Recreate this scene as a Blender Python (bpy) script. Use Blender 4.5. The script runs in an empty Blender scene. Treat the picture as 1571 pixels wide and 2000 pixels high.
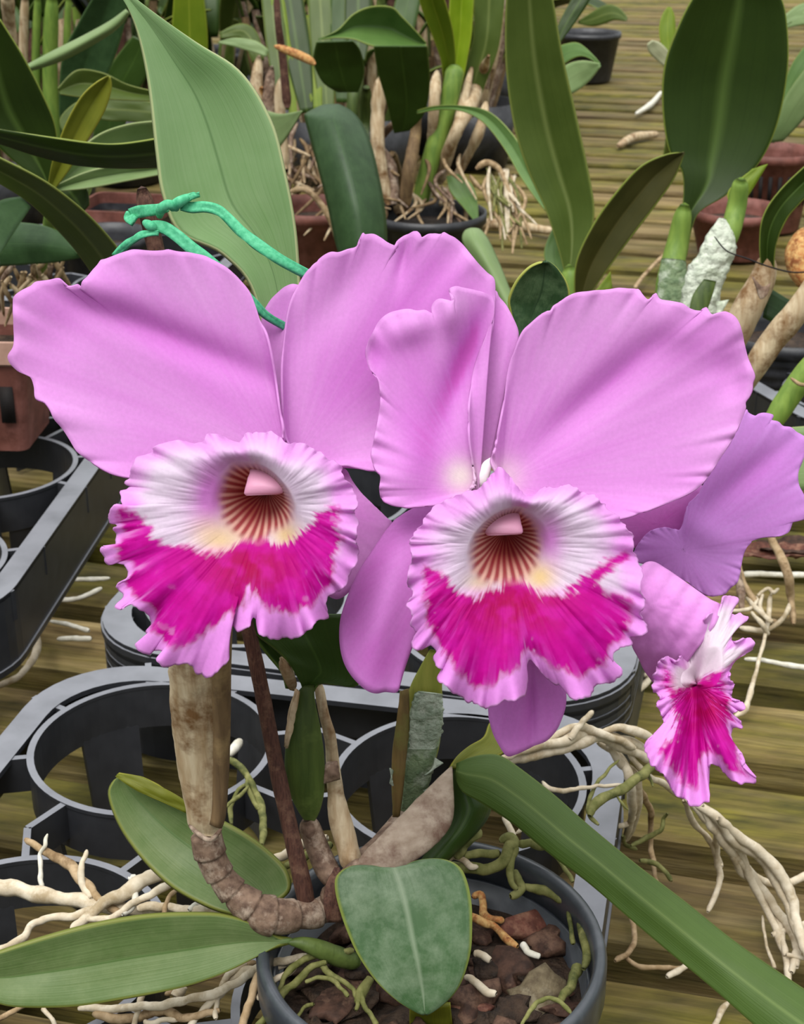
import bpy, math, random
import numpy as np
from mathutils import Vector
random.seed(7); rng = np.random.default_rng(7)
PI = math.pi
SC = bpy.context.scene
COL = SC.collection

# ------------------------------------------------------------------ camera
PITCH = math.radians(24.0); FPX = 3000.0; W0, H0 = 1571.0, 2000.0
CAMZ = 0.5
cam = bpy.data.cameras.new('camera'); cam.sensor_fit = 'HORIZONTAL'; cam.sensor_width = 36.0
cam.lens = 36.0 * FPX / W0; cam.clip_start = 0.02; cam.clip_end = 60
cam.dof.use_dof = True; cam.dof.focus_distance = 0.50; cam.dof.aperture_fstop = 60.0
co = bpy.data.objects.new('camera', cam); COL.objects.link(co)
co.location = (0, 0, CAMZ); co.rotation_euler = (PI/2 - PITCH, 0, 0)
SC.camera = co
# ------------------------------------------------------------------ light
SC.view_settings.view_transform = 'Standard'; SC.view_settings.look = 'None'
SC.view_settings.gamma = 1.0; SC.view_settings.use_curve_mapping = False
SC.view_settings.exposure = 0.22
w = bpy.data.worlds.new('sky'); SC.world = w; w.use_nodes = True
nt = w.node_tree; nt.nodes.clear()
tc = nt.nodes.new('ShaderNodeTexCoord'); sep = nt.nodes.new('ShaderNodeSeparateXYZ')
rp = nt.nodes.new('ShaderNodeValToRGB'); bg = nt.nodes.new('ShaderNodeBackground'); wo = nt.nodes.new('ShaderNodeOutputWorld')
nt.links.new(tc.outputs['Generated'], sep.inputs[0]); nt.links.new(sep.outputs['Z'], rp.inputs[0])
nt.links.new(rp.outputs[0], bg.inputs[0]); nt.links.new(bg.outputs[0], wo.inputs[0])
cr = rp.color_ramp
cr.elements[0].position = 0.0; cr.elements[0].color = (0.10, 0.115, 0.09, 1)
cr.elements[1].position = 0.9; cr.elements[1].color = (1.1, 1.12, 1.14, 1)
e = cr.elements.new(0.06); e.color = (0.22, 0.25, 0.22, 1)
e = cr.elements.new(0.35); e.color = (0.60, 0.64, 0.64, 1)
bg.inputs[1].default_value = 1.35
sun = bpy.data.lights.new('sun', 'SUN'); sun.energy = 2.5; sun.angle = math.radians(38); sun.color = (1.0, 0.985, 0.95)
so = bpy.data.objects.new('sun', sun); COL.objects.link(so)
so.rotation_euler = Vector((-0.25, -0.62, 1.3)).to_track_quat('Z', 'Y').to_euler()

# ------------------------------------------------------------------ helpers
cF = np.array([0, math.cos(PITCH), -math.sin(PITCH)]); cR = np.array([1.0, 0, 0]); cU = np.array([0, math.sin(PITCH), math.cos(PITCH)])
C0 = np.array([0, 0, CAMZ])
def P(x, y, D):
    x = np.asarray(x, float); y = np.asarray(y, float); D = np.asarray(D, float)
    return C0 + D[..., None]*cF + ((x-W0/2)/FPX*D)[..., None]*cR - ((y-H0/2)/FPX*D)[..., None]*cU
def G(x, y, z):
    d = cF + cR*(x-W0/2)/FPX - cU*(y-H0/2)/FPX
    t = (z-CAMZ)/d[2]
    return C0 + d*t
def Dg(x, y, z): return (z-CAMZ)/((cF - cU*(y-H0/2)/FPX)[2])
def lin(c):
    if isinstance(c, str): c = [int(c[i:i+2], 16)/255 for i in (0, 2, 4)]
    c = np.asarray(c, float)
    return np.where(c <= .04045, c/12.92, ((c+.055)/1.055)**2.4)
def c4(h): return tuple(lin(h)) + (1.0,)
def hsh(i, j, s):
    n = (i.astype(np.int64)*374761393 + j.astype(np.int64)*668265263 + s*974634777) & 0x7fffffff
    n = ((n ^ (n >> 13))*1274126177) & 0x7fffffff
    return ((n ^ (n >> 16)) & 0xffff)/65535.0
def vn(x, y, s=0):
    x = np.asarray(x, float)+1000; y = np.asarray(y, float)+1000
    i = np.floor(x); j = np.floor(y); fx = x-i; fy = y-j
    fx = fx*fx*(3-2*fx); fy = fy*fy*(3-2*fy)
    a = hsh(i, j, s); b = hsh(i+1, j, s); c = hsh(i, j+1, s); d = hsh(i+1, j+1, s)
    return (a*(1-fx)+b*fx)*(1-fy) + (c*(1-fx)+d*fx)*fy
def fbm(x, y, s=0, o=3):
    r = 0; a = .5; t = 0
    for k in range(o): r = r + a*vn(x*2**k, y*2**k, s+k*17); t += a; a *= .5
    return r/t
def sst(a, b, x):
    t = np.clip((x-a)/(b-a), 0, 1); return t*t*(3-2*t)
def mixc(a, b, f): return a*(1-f[..., None]) + b*f[..., None]
def resample(pts, n, closed=False, smooth=True):
    p = np.asarray(pts, float)
    if closed: p = np.vstack([p, p[:1]])
    if smooth and len(p) > 2:
        out = []
        m = len(p)
        for i in range(m-1):
            if closed: p0 = p[(i-1) % (m-1)]; p3 = p[(i+2) % (m-1)] if i+2 != m-1 else p[0]
            else: p0 = p[max(i-1, 0)]; p3 = p[min(i+2, m-1)]
            p1, p2 = p[i], p[i+1]
            t = np.linspace(0, 1, 8, endpoint=False)[:, None]
            out.append(.5*((2*p1)+(-p0+p2)*t+(2*p0-5*p1+4*p2-p3)*t**2+(-p0+3*p1-3*p2+p3)*t**3))
        p = np.vstack(out+[p[-1:]])
    s = np.r_[0, np.cumsum(np.linalg.norm(np.diff(p[:, :2], axis=0), axis=1))]
    q = np.linspace(0, s[-1], n, endpoint=not closed)
    return np.stack([np.interp(q, s, p[:, k]) for k in range(p.shape[1])], 1)
def smooth_loop(o, k, closed=True, it=3):
    q = o.copy()
    for _ in range(it):
        if closed: q = sum(np.roll(q, i, 0) for i in range(-k, k+1))/(2*k+1)
        else:
            pad = np.vstack([np.repeat(q[:1], k, 0), q, np.repeat(q[-1:], k, 0)]); q = sum(pad[i:i+len(q)] for i in range(2*k+1))/(2*k+1)
    return q
def sdist(poly, x, y):
    "distance to polygon, positive inside"
    poly = np.asarray(poly, float); sh = x.shape; x = x.ravel(); y = y.ravel()
    d = np.full(x.shape, 1e9); ins = np.zeros(x.shape, bool); n = len(poly)
    for i in range(n):
        ax, ay = poly[i]; bx, by = poly[(i+1) % n]
        ex, ey = bx-ax, by-ay; L = ex*ex+ey*ey+1e-9
        t = np.clip(((x-ax)*ex+(y-ay)*ey)/L, 0, 1)
        d = np.minimum(d, np.hypot(x-ax-t*ex, y-ay-t*ey))
        c = ((ay > y) != (by > y)) & (x < (bx-ax)*(y-ay)/(by-ay+1e-12)+ax)
        ins ^= c
    return np.where(ins, d, -d).reshape(sh)

def mk(name, V, F, mat, parent=None, cols=None, uv=None, smooth=True, solid=0, offset=0):
    V = np.asarray(V, float).reshape(-1, 3)
    me = bpy.data.meshes.new(name)
    me.from_pydata(V.tolist(), [], [tuple(int(i) for i in f) for f in F])
    if smooth: me.polygons.foreach_set('use_smooth', [True]*len(me.polygons))
    if cols is not None:
        a = me.color_attributes.new('pig', 'FLOAT_COLOR', 'POINT')
        cc = np.ones((len(V), 4)); cc[:, :3] = np.clip(np.asarray(cols).reshape(-1, 3), 0, 1)
        a.data.foreach_set('color', cc.ravel())
    if uv is not None:
        uvl = me.uv_layers.new(name='uv'); uv = np.asarray(uv).reshape(-1, 2)
        idx = np.empty(len(me.loops), int); me.loops.foreach_get('vertex_index', idx)
        uvl.data.foreach_set('uv', uv[idx].ravel())
    me.materials.append(mat); me.update()
    o = bpy.data.objects.new(name, me); COL.objects.link(o)
    if parent is not None:
        o.parent = parent; o.matrix_parent_inverse = parent_inv(parent)
    if solid:
        m = o.modifiers.new('thickness', 'SOLIDIFY'); m.thickness = solid; m.offset = offset
    return o
def parent_inv(p):
    from mathutils import Matrix      # every parent stands unrotated, its own location is its world location
    return Matrix.Translation(-p.location)
def grid_faces(n, m, cn=False, cm=False):
    F = []
    for i in range(n if cn else n-1):
        i2 = (i+1) % n
        for j in range(m if cm else m-1):
            j2 = (j+1) % m
            F.append((i*m+j, i2*m+j, i2*m+j2, i*m+j2))
    return F
def thing(name, label, cat, loc=(0, 0, 0), group=None):
    o = bpy.data.objects.new(name, None); COL.objects.link(o); o.location = tuple(float(v) for v in loc); o.empty_display_size = .02
    o['label'] = label; o['category'] = cat
    if group: o['group'] = group
    return o
def tag(o, label, cat, group=None, kind=None):
    o['label'] = label; o['category'] = cat
    if group: o['group'] = group
    if kind: o['kind'] = kind
    return o
def pivot(name, loc, parent):
    o = bpy.data.objects.new(name, None); COL.objects.link(o); o.location = tuple(float(v) for v in loc); o.empty_display_size = .01
    o.parent = parent; o.matrix_parent_inverse = parent_inv(parent)
    # keep world location semantics simple: local location == world location through the inverse
    return o

# ------------------------------------------------------------------ materials
def nodes(name):
    m = bpy.data.materials.new(name); m.use_nodes = True; t = m.node_tree
    return m, t, t.nodes['Principled BSDF'], t.nodes['Material Output']
def N(t, k, **kw):
    n = t.nodes.new(k)
    for a, b in kw.items(): setattr(n, a, b)
    return n
def noise(t, scale, detail=4, vec=None, rough=.55, src='Object', stretch=None, rot=0):
    n = N(t, 'ShaderNodeTexNoise'); n.inputs['Scale'].default_value = scale; n.inputs['Detail'].default_value = detail; n.inputs['Roughness'].default_value = rough
    c = N(t, 'ShaderNodeTexCoord'); out = c.outputs[src]
    if rot:
        m0 = N(t, 'ShaderNodeMapping'); m0.inputs['Rotation'].default_value = (0, 0, rot); t.links.new(out, m0.inputs[0]); out = m0.outputs[0]
    if stretch:
        mp = N(t, 'ShaderNodeMapping'); mp.inputs['Scale'].default_value = stretch; t.links.new(out, mp.inputs[0]); out = mp.outputs[0]
    t.links.new(out, n.inputs['Vector']); return n
def ramp(t, fac, stops):
    r = N(t, 'ShaderNodeValToRGB'); cr = r.color_ramp
    while len(cr.elements) < len(stops): cr.elements.new(.5)
    for e, (p, c) in zip(cr.elements, stops): e.position = p; e.color = c4(c) if isinstance(c, str) else (c, c, c, 1)
    t.links.new(fac, r.inputs[0]); return r
def mixn(t, a, b, f, mode='MIX'):
    m = N(t, 'ShaderNodeMix', data_type='RGBA', blend_type=mode)
    for s, v in ((6, a), (7, b)):
        if hasattr(v, 'is_output'): t.links.new(v, m.inputs[s])
        else: m.inputs[s].default_value = v
    if hasattr(f, 'is_output'): t.links.new(f, m.inputs[0])
    else: m.inputs[0].default_value = f
    return m.outputs[2]
def bump(t, b, h, strength=.3, dist=.001):
    n = N(t, 'ShaderNodeBump'); n.inputs['Strength'].default_value = strength; n.inputs['Distance'].default_value = dist
    t.links.new(h, n.inputs['Height']); t.links.new(n.outputs[0], b.inputs['Normal'])
def translucent(t, b, out, col, f):
    tr = N(t, 'ShaderNodeBsdfTranslucent'); mx = N(t, 'ShaderNodeMixShader'); mx.inputs[0].default_value = f
    t.links.new(col, tr.inputs[0]); t.links.new(b.outputs[0], mx.inputs[1]); t.links.new(tr.outputs[0], mx.inputs[2]); t.links.new(mx.outputs[0], out.inputs[0])

def m_petal(name='petal_skin', tf=.3):
    m, t, b, o = nodes(name)
    at = N(t, 'ShaderNodeAttribute', attribute_name='pig')
    n = noise(t, 900, 3); r = ramp(t, n.outputs[0], [(.3, .93), (.7, 1.0)])
    c = mixn(t, at.outputs[0], r.outputs[0], 1.0, 'MULTIPLY')
    t.links.new(c, b.inputs['Base Color']); b.inputs['Roughness'].default_value = .62; b.inputs['Specular IOR Level'].default_value = .14
    n2 = noise(t, 260, 4); bump(t, b, n2.outputs[0], .12, .0008)
    translucent(t, b, o, c, tf); return m
PET = m_petal()
def m_leaf(name, base, dark, rib, edge, mott=None, mf=.0, ribw=.03, edgew=.03, rough=.42, tf=.16, tint=(.80, .77, .55)):
    m, t, b, o = nodes(name)
    uv = N(t, 'ShaderNodeUVMap'); sp = N(t, 'ShaderNodeSeparateXYZ'); t.links.new(uv.outputs[0], sp.inputs[0])
    mp = N(t, 'ShaderNodeMapping'); mp.inputs['Scale'].default_value = (38, 1.2, 1); t.links.new(uv.outputs[0], mp.inputs[0])
    n1 = N(t, 'ShaderNodeTexNoise'); n1.inputs['Scale'].default_value = 1.0; n1.inputs['Detail'].default_value = 3; t.links.new(mp.outputs[0], n1.inputs['Vector'])
    r1 = ramp(t, n1.outputs[0], [(.3, 0.0), (.72, 1.0)])
    n2 = noise(t, 28, 4); r2 = ramp(t, n2.outputs[0], [(.35, 0.0), (.7, 1.0)])
    f = N(t, 'ShaderNodeMath', operation='MULTIPLY_ADD'); t.links.new(r1.outputs[0], f.inputs[0]); f.inputs[1].default_value = .35; 
    f2 = N(t, 'ShaderNodeMath', operation='MULTIPLY'); t.links.new(r2.outputs[0], f2.inputs[0]); f2.inputs[1].default_value = .65; t.links.new(f2.outputs[0], f.inputs[2])
    c = mixn(t, c4(base), c4(dark), f.outputs[0])
    if mott:
        n3 = noise(t, 75, 8, rough=.72); r3 = ramp(t, n3.outputs[0], [(.42, 0.0), (.66, mf)]); c = mixn(t, c, c4(mott), r3.outputs[0])
    a = N(t, 'ShaderNodeMath', operation='SUBTRACT'); t.links.new(sp.outputs[0], a.inputs[0]); a.inputs[1].default_value = .5
    ab = N(t, 'ShaderNodeMath', operation='ABSOLUTE'); t.links.new(a.outputs[0], ab.inputs[0])
    rr = ramp(t, ab.outputs[0], [(0, .85), (ribw, 0.0)]); c = mixn(t, c, c4(rib), rr.outputs[0])
    re = ramp(t, ab.outputs[0], [(.5-edgew, 0.0), (.5-edgew*.3, .9)]); c = mixn(t, c, c4(edge), re.outputs[0])
    c = mixn(t, c, tuple(tint)+(1.0,), 1.0, 'MULTIPLY')
    t.links.new(c, b.inputs['Base Color']); b.inputs['Roughness'].default_value = rough; b.inputs['Specular IOR Level'].default_value = .28
    bump(t, b, n1.outputs[0], .25, .0008)
    translucent(t, b, o, c, tf); return m
L_MAIN = m_leaf('leaf_mid_green', '688a54', '527640', '4c6c3c', '90a058')
L_BIG = m_leaf('leaf_tall_green', '829e70', '688c54', '547444', 'b0b888', ribw=.022, edgew=.016, tint=(1, 1, .95))
L_LOW = m_leaf('leaf_grey_green', '708860', '5c764a', '587848', '848c48', mott='90a080', mf=.35, edgew=.035)
L_HEART = m_leaf('leaf_speckled', '50704a', '3e5c3a', '8fa088', '94a04c', mott='8ea088', mf=.65, tint=(.84, .84, .76), ribw=.035, edgew=.03)
L_STRAP = m_leaf('leaf_strap_green', '56723a', '46602c', '6c8450', '6c8044', ribw=.05, edgew=.03)
L_DARK = m_leaf('leaf_dark_green', '3e5a26', '304a1c', '4a6830', '5c7438')
L_OLIVE = m_leaf('leaf_olive', '5c7038', '4a5e28', '7c8c58', '8c9858', ribw=.07)
L_DEEP = m_leaf('leaf_deep_green', '344a1a', '2a3e14', '56703a', '90a050', ribw=.08, edgew=.012)
L_BLUE = m_leaf('leaf_blue_green', '365436', '284228', '3a5838', '4c6c44', mott='4c6c4c', mf=.4)
L_SPECK = m_leaf('leaf_small_speckled', '3c5c40', '2c4a34', '304c38', 'c0c870', mott='7c9c80', mf=.6, edgew=.03)
L_PALE = m_leaf('leaf_pale', '90a884', '78966c', '7c9470', 'a0b088')
L_BRIGHT = m_leaf('leaf_bright', '8aa030', '6c8c24', 'a8b848', 'b8c850', tf=.3)
L_LIME = m_leaf('leaf_lime', 'a8c434', '88ac28', 'b8d048', 'b8cc50', tf=.35)
L_YEL = m_leaf('leaf_yellow_olive', '8c9034', '6c7828', '7c8438', 'a8a848', tf=.25)
L_RED = m_leaf('leaf_brown_green', '4c4a26', '3c3e1e', '5c5838', '90a050')
def m_skin(name, c1, c2, c3=None, scale=60, stretch=(1, 1, 1), rough=.75, b_=.5, bd=.001, spec=.3):
    m, t, b, o = nodes(name)
    n = noise(t, scale, 6, stretch=stretch); r = ramp(t, n.outputs[0], [(.33, c1), (.66, c2)]); c = r.outputs[0]
    if c3:
        n2 = noise(t, scale*.35, 5, rough=.7); r2 = ramp(t, n2.outputs[0], [(.5, 0.0), (.66, 1.0)]); c = mixn(t, c, c4(c3), r2.outputs[0])
    t.links.new(c, b.inputs['Base Color']); b.inputs['Roughness'].default_value = rough; b.inputs['Specular IOR Level'].default_value = spec
    bump(t, b, n.outputs[0], b_, bd); return m
DRYTAN = m_skin('dry_sheath', 'c4b294', 'a08664', '70502f', 110, (3, 1, .35))
DRYDK = m_skin('dry_sheath_dark', '7a6244', '5a4630', '8c7450', 120, (3, 1, .35))
RHIZ = m_skin('rhizome', '846c5a', '503c30', 'a89684', 260)
SLUG = m_skin('papery_sheath', 'aa9a88', '8a7866', '6c5446', 140, (1, 1, 2.5), b_=.35)
ROOTW = m_skin('root_white', 'd0c4ae', 'b4a48a', '9c8a6c', 170)
ROOTG = m_skin('root_mossy', '807e4c', '5a5c2c', '3c421c', 220)
ROOTT = m_skin('root_tan', 'b09878', '8c7452', '6c5438', 200)
ROOTO = m_skin('root_orange', 'c8a468', 'a86838', '784020', 420)
ROOTS = m_skin('root_silver', 'dcd8cc', 'c0baa8', None, 200)
STAKE = m_skin('stake_bark', '5c3c30', '3c241e', '6e5040', 420, (3, 3, .3))
STEMG = m_skin('stem_green', '7c9440', '5c7830', None, 80, (2, 2, .4), rough=.5)
BULBG = m_skin('bulb_green', '4c5c28', '34441a', '5c6c34', 90, (3, 1, .3), rough=.5)
BULBY = m_skin('bulb_olive', '8c8c3c', '6c7428', '787030', 70, (3, 1, .3), rough=.5)
STRIPBR = m_skin('bulb_edge_brown', '7c6438', '584828', '6c6c34', 90, (3, 1, .3))
TAPE = m_skin('plaster_wrap', 'b8c0ae', '98a490', '7c8c74', 260, rough=.7, b_=1.0, bd=.004)
TAPEG = m_skin('plaster_wrap_green', '7c8c68', '5c7050', 'a4ac98', 200, rough=.7, b_=1.0, bd=.003)
TAPEW = m_skin('plaster_wrap_white', 'd8dccc', 'bcc4b0', '98a088', 160, rough=.7, b_=1.0, bd=.004)
BARK = m_skin('bark_brown', '4c3428', '2a1a12', '6a5040', 240, b_=.8)
BARKR = m_skin('bark_red', '6c4034', '4a2a20', '8a6450', 240, b_=.8)
BARKG = m_skin('bark_grey', '746850', '4c402e', '847a64', 240, b_=.8)
SOIL = m_skin('bark_mulch', '3c2c20', '1c140e', '4a3a2c', 200, b_=1.0, bd=.004)
def m_plastic(name, c1, c2, skylit, rough=.42):
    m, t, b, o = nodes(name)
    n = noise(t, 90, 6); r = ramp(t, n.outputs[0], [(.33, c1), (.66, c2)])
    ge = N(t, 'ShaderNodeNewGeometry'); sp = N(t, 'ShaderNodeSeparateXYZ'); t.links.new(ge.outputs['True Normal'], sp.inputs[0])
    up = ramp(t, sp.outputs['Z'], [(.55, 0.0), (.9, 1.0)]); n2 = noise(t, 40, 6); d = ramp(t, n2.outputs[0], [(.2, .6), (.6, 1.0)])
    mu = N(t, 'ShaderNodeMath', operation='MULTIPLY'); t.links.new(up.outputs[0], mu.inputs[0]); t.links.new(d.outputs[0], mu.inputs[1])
    c = mixn(t, r.outputs[0], c4(skylit), mu.outputs[0])     # sky light painted into the colour of upward faces, mottled by noise
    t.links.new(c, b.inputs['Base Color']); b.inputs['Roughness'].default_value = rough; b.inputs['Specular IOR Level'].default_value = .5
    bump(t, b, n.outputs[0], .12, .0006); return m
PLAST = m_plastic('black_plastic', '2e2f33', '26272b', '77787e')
PLASTD = PLAST
POTM = m_skin('pot_plastic', '383c42', '2e3238', '44484e', 120, rough=.34, b_=.12, bd=.0006, spec=.8)
POTK = m_skin('pot_plastic_black', '2c2c30', '202024', '3a3a3e', 100, rough=.45, spec=.5)
TERRA = m_skin('terracotta_plastic', '74463c', '5c362e', '80524a', 80, rough=.6)
TERRAL = m_skin('terracotta_rim', 'b89484', 'a07c6c', None, 80, rough=.6)
SLOTM = m_skin('slot_dark', '1c1412', '141010', None, 80)
GRND = m_skin('ground_dirt', '16140e', '0e0d09', '1e1c12', 6, rough=.95)
def m_wood():
    m, t, b, o = nodes('mossy_wood')
    n = noise(t, 30, 8, stretch=(.14, 2.4, 2.4), rot=math.radians(14), rough=.68); g = ramp(t, n.outputs[0], [(.3, '281c0c'), (.5, '74603a'), (.68, 'a08c60')])
    n2 = noise(t, 6.5, 5, rough=.65, stretch=(.5, 1.3, 1), rot=math.radians(14)); r2 = ramp(t, n2.outputs[0], [(.38, 0.0), (.6, .85)])
    n3 = noise(t, 60, 4, stretch=(.4, 1, 1)); mc = ramp(t, n3.outputs[0], [(.3, '343808'), (.7, '7c7424')])
    c = mixn(t, g.outputs[0], mc.outputs[0], r2.outputs[0])
    n4 = noise(t, 16, 6, stretch=(.12, 3, 3), rot=math.radians(14), rough=.75); r4 = ramp(t, n4.outputs[0], [(.28, .55), (.4, 1.0)])
    c = mixn(t, c, r4.outputs[0], 1.0, 'MULTIPLY')
    n6 = noise(t, 150, 6, stretch=(.09, 2.6, 2.6), rough=.7, rot=math.radians(14)); r6 = ramp(t, n6.outputs[0], [(.3, .62), (.5, 1.0), (.72, 1.25)]); c = mixn(t, c, r6.outputs[0], 1.0, 'MULTIPLY')
    oi = N(t, 'ShaderNodeObjectInfo'); r5 = ramp(t, oi.outputs['Random'], [(0, .6), (1, 1.0)]); c = mixn(t, c, r5.outputs[0], 1.0, 'MULTIPLY')
    t.links.new(c, b.inputs['Base Color']); b.inputs['Roughness'].default_value = .8; b.inputs['Specular IOR Level'].default_value = .3
    bump(t, b, n.outputs[0], .8, .003); return m
WOOD = m_wood()
def m_flat(name, c, rough=.6):
    m, t, b, o = nodes(name); n = noise(t, 300, 3); r = ramp(t, n.outputs[0], [(.3, c), (.7, c)]); 
    c2 = mixn(t, r.outputs[0], (0, 0, 0, 1), .0); t.links.new(c2, b.inputs['Base Color']); b.inputs['Roughness'].default_value = rough
    bump(t, b, n.outputs[0], .3, .0006); return m
RIB = m_skin('ribbon_cloth', '5cba8c', '3a9e70', None, 700, rough=.6, b_=.4, bd=.0004)
COLM = m_flat('column_skin', 'd896b4', .5)

# ------------------------------------------------------------------ shape makers
def tube(name, pts, mat, parent=None, n=40, k=12, rnoise=.12, seed=0, flat=1.0, caps=True, wob=0.0, rings=0):
    "pts: (px, py, depth, radius px)"
    q = resample(pts, n)
    c = P(q[:, 0], q[:, 1], q[:, 2]); r = q[:, 3]*q[:, 2]/FPX
    L = np.linspace(0, 1, n)
    plen = np.hypot(*np.diff(q[:, :2], axis=0).T).sum(); fq = plen/max(q[:, 3].mean()*3.2, 14)
    r = r*(1+rnoise*(fbm(L*fq, L*0+seed, seed)-.5)*2)
    if rings: fr = (L*rings) % 1.0; r = r*(1+.13*(fr-.5)-.10*np.exp(-(fr/.09)**2))
    ii = np.arange(n); ee = np.minimum(np.minimum(ii, n-1-ii), 2); r = r*np.array([.55, .88, 1.0])[ee]
    if wob: 
        c = c + ((fbm(L*plen/45, L*0+3, seed+5)-.5)[:, None]*cR + (fbm(L*plen/45, L*0+9, seed+6)-.5)[:, None]*cU)*wob
    T = np.gradient(c, axis=0); T /= np.linalg.norm(T, axis=1)[:, None]+1e-12
    A = np.cross(T, cF); A /= np.linalg.norm(A, axis=1)[:, None]+1e-9
    B = np.cross(T, A)
    th = np.linspace(0, 2*PI, k, endpoint=False)
    V = c[:, None] + r[:, None, None]*(np.cos(th)[None, :, None]*A[:, None]+flat*np.sin(th)[None, :, None]*B[:, None])
    F = grid_faces(n, k, False, True)
    V = V.reshape(-1, 3)
    if caps:
        V = np.vstack([V, c[0]-T[0]*r[0]*.5, c[-1]+T[-1]*r[-1]*.5]); a = n*k
        F += [(j, a, (j+1) % k) for j in range(k)]
        F += [((n-1)*k+j, (n-1)*k+(j+1) % k, a+1) for j in range(k)]
    return mk(name, V, F, mat, parent)
def smooth_d(Ds, n):
    d = np.interp(np.linspace(0, 1, n), np.linspace(0, 1, len(Ds)), Ds); k = max(n//5, 1)
    for _ in range(2):
        p = np.r_[d[0]-(d[1:k+1]-d[0])[::-1], d, d[-1]-(d[-k-1:-1]-d[-1])[::-1]]
        d = np.convolve(p, np.ones(2*k+1)/(2*k+1), 'valid')
    return d
def rails(name, Lp, Rp, Ds, mat, parent=None, n=60, m=17, fold=0.0, tilt=0.0, bow=0.0, wave=0.0, thick=.0011, seed=0, notch=0):
    "leaf between two traced edges, base to tip. fold>0: midrib lies deeper (channel)."
    a = resample(Lp, n); b = resample(Rp, n)
    L = np.linspace(0, 1, n)[:, None]; t = np.linspace(-1, 1, m)[None, :]
    D = smooth_d(Ds, n)[:, None]
    wd = np.linalg.norm(a[:, :2]-b[:, :2], axis=1)[:, None]; wn = wd/wd.max()
    f = (t+1)/2
    x = a[:, :1]*(1-f)+b[:, :1]*f; y = a[:, 1:2]*(1-f)+b[:, 1:2]*f + notch*(1-np.abs(t))**1.3*np.exp(-(L/.16)**2)*sst(0, .04, L)
    D = D + tilt*t*wn + fold*((1-np.abs(t)) if fold > 0 else np.cos(t*PI/2))*wn + bow*t**2*wn + wave*np.abs(t)**2*np.sin(L*13+seed+t*1.5)*wn + (vn(L*6+t*0, t*1.5+L*0, seed)-.5)*.002
    V = P(x, y, D)
    uv = np.stack([f+L*0, L+f*0], -1)
    return mk(name, V, grid_faces(n, m), mat, parent, uv=uv, solid=thick, offset=0)
def strap(name, pts, Ds, mat, parent=None, tipround=True, **kw):
    "pts (px,py,halfwidth px) base to tip"
    q = resample(pts, 50); T = np.gradient(q[:, :2], axis=0); T /= np.linalg.norm(T, axis=1)[:, None]+1e-9
    nrm = np.stack([T[:, 1], -T[:, 0]], 1)
    return rails(name, q[:, :2]+nrm*q[:, 2:3], q[:, :2]-nrm*q[:, 2:3], Ds, mat, parent, **kw)
def inflate(name, Lp, Rp, Ds, mat, parent=None, n=40, k=20, ratio=.6, seed=0, rn=.0):
    a = resample(Lp, n); b = resample(Rp, n); D = smooth_d(Ds, n)
    A = P(a[:, 0], a[:, 1], D); B = P(b[:, 0], b[:, 1], D); c = (A+B)/2; h = (B-A)/2; hl = np.linalg.norm(h, axis=1)
    th = np.linspace(0, 2*PI, k, endpoint=False)
    if rn:
        LL = np.linspace(0, n*.3, n)[:, None]
        s = 1+rn*(fbm(LL+th*0, th*3+LL*0, seed)-.5)*2
    else: s = np.ones((n, k))
    V = c[:, None]+s[..., None]*(np.cos(th)[None, :, None]*h[:, None]+(np.sin(th)[None, :]*hl[:, None]*ratio)[..., None]*cF)
    V = np.vstack([V.reshape(-1, 3), c[0], c[-1]]); F = grid_faces(n, k, False, True)
    F += [(j, n*k, (j+1) % k) for j in range(k)] + [((n-1)*k+j, (n-1)*k+(j+1) % k, n*k+1) for j in range(k)]
    return mk(name, V, F, mat, parent)
def radial(name, O, out, dfun, cfun, parent, NR=34, NT=240, closed=True, thick=.0007, mat=None, sm=True, pw=1.0):
    "sheet spanned from an origin to a traced outline; dfun gives the depth"
    o = resample(out, NT, closed, sm)
    r = (np.linspace(0, 1, NR)**pw)[None, :]
    os_ = smooth_loop(o, 9, closed); wq = r**9
    x = O[0]+(os_[:, :1]-O[0])*r+(o[:, :1]-os_[:, :1])*wq; y = O[1]+(os_[:, 1:2]-O[1])*r+(o[:, 1:2]-os_[:, 1:2])*wq
    t = np.linspace(0, 1, NT)[:, None]+r*0; R_ = r+t*0
    ed = (1-R_)*np.hypot(o[:, :1]-O[0], o[:, 1:2]-O[1])
    D = dfun(x, y, R_, t); V = P(x, y, D)
    cols = cfun(x, y, R_, t, ed)
    return mk(name, V, grid_faces(NT, NR, closed, False), mat or PET, parent, cols=cols, solid=thick, offset=0)
LIL = lin('e4a4e2'); PNK = lin('d880d6'); DPP = lin('d050bc'); WHT = lin('dccadc'); MAG = lin('c20090'); CRI = lin('aa0050'); EDG = lin('ee9cec')
def blobs(x, y, bl):
    s = x*0.0
    for (bx, by, rx, ry, ang, st) in bl:
        a = math.radians(ang); u = (x-bx)*math.cos(a)+(y-by)*math.sin(a); v = -(x-bx)*math.sin(a)+(y-by)*math.cos(a)
        s = s + st*np.exp(-((u/rx)**2+(v/ry)**2))
    return s
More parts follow.
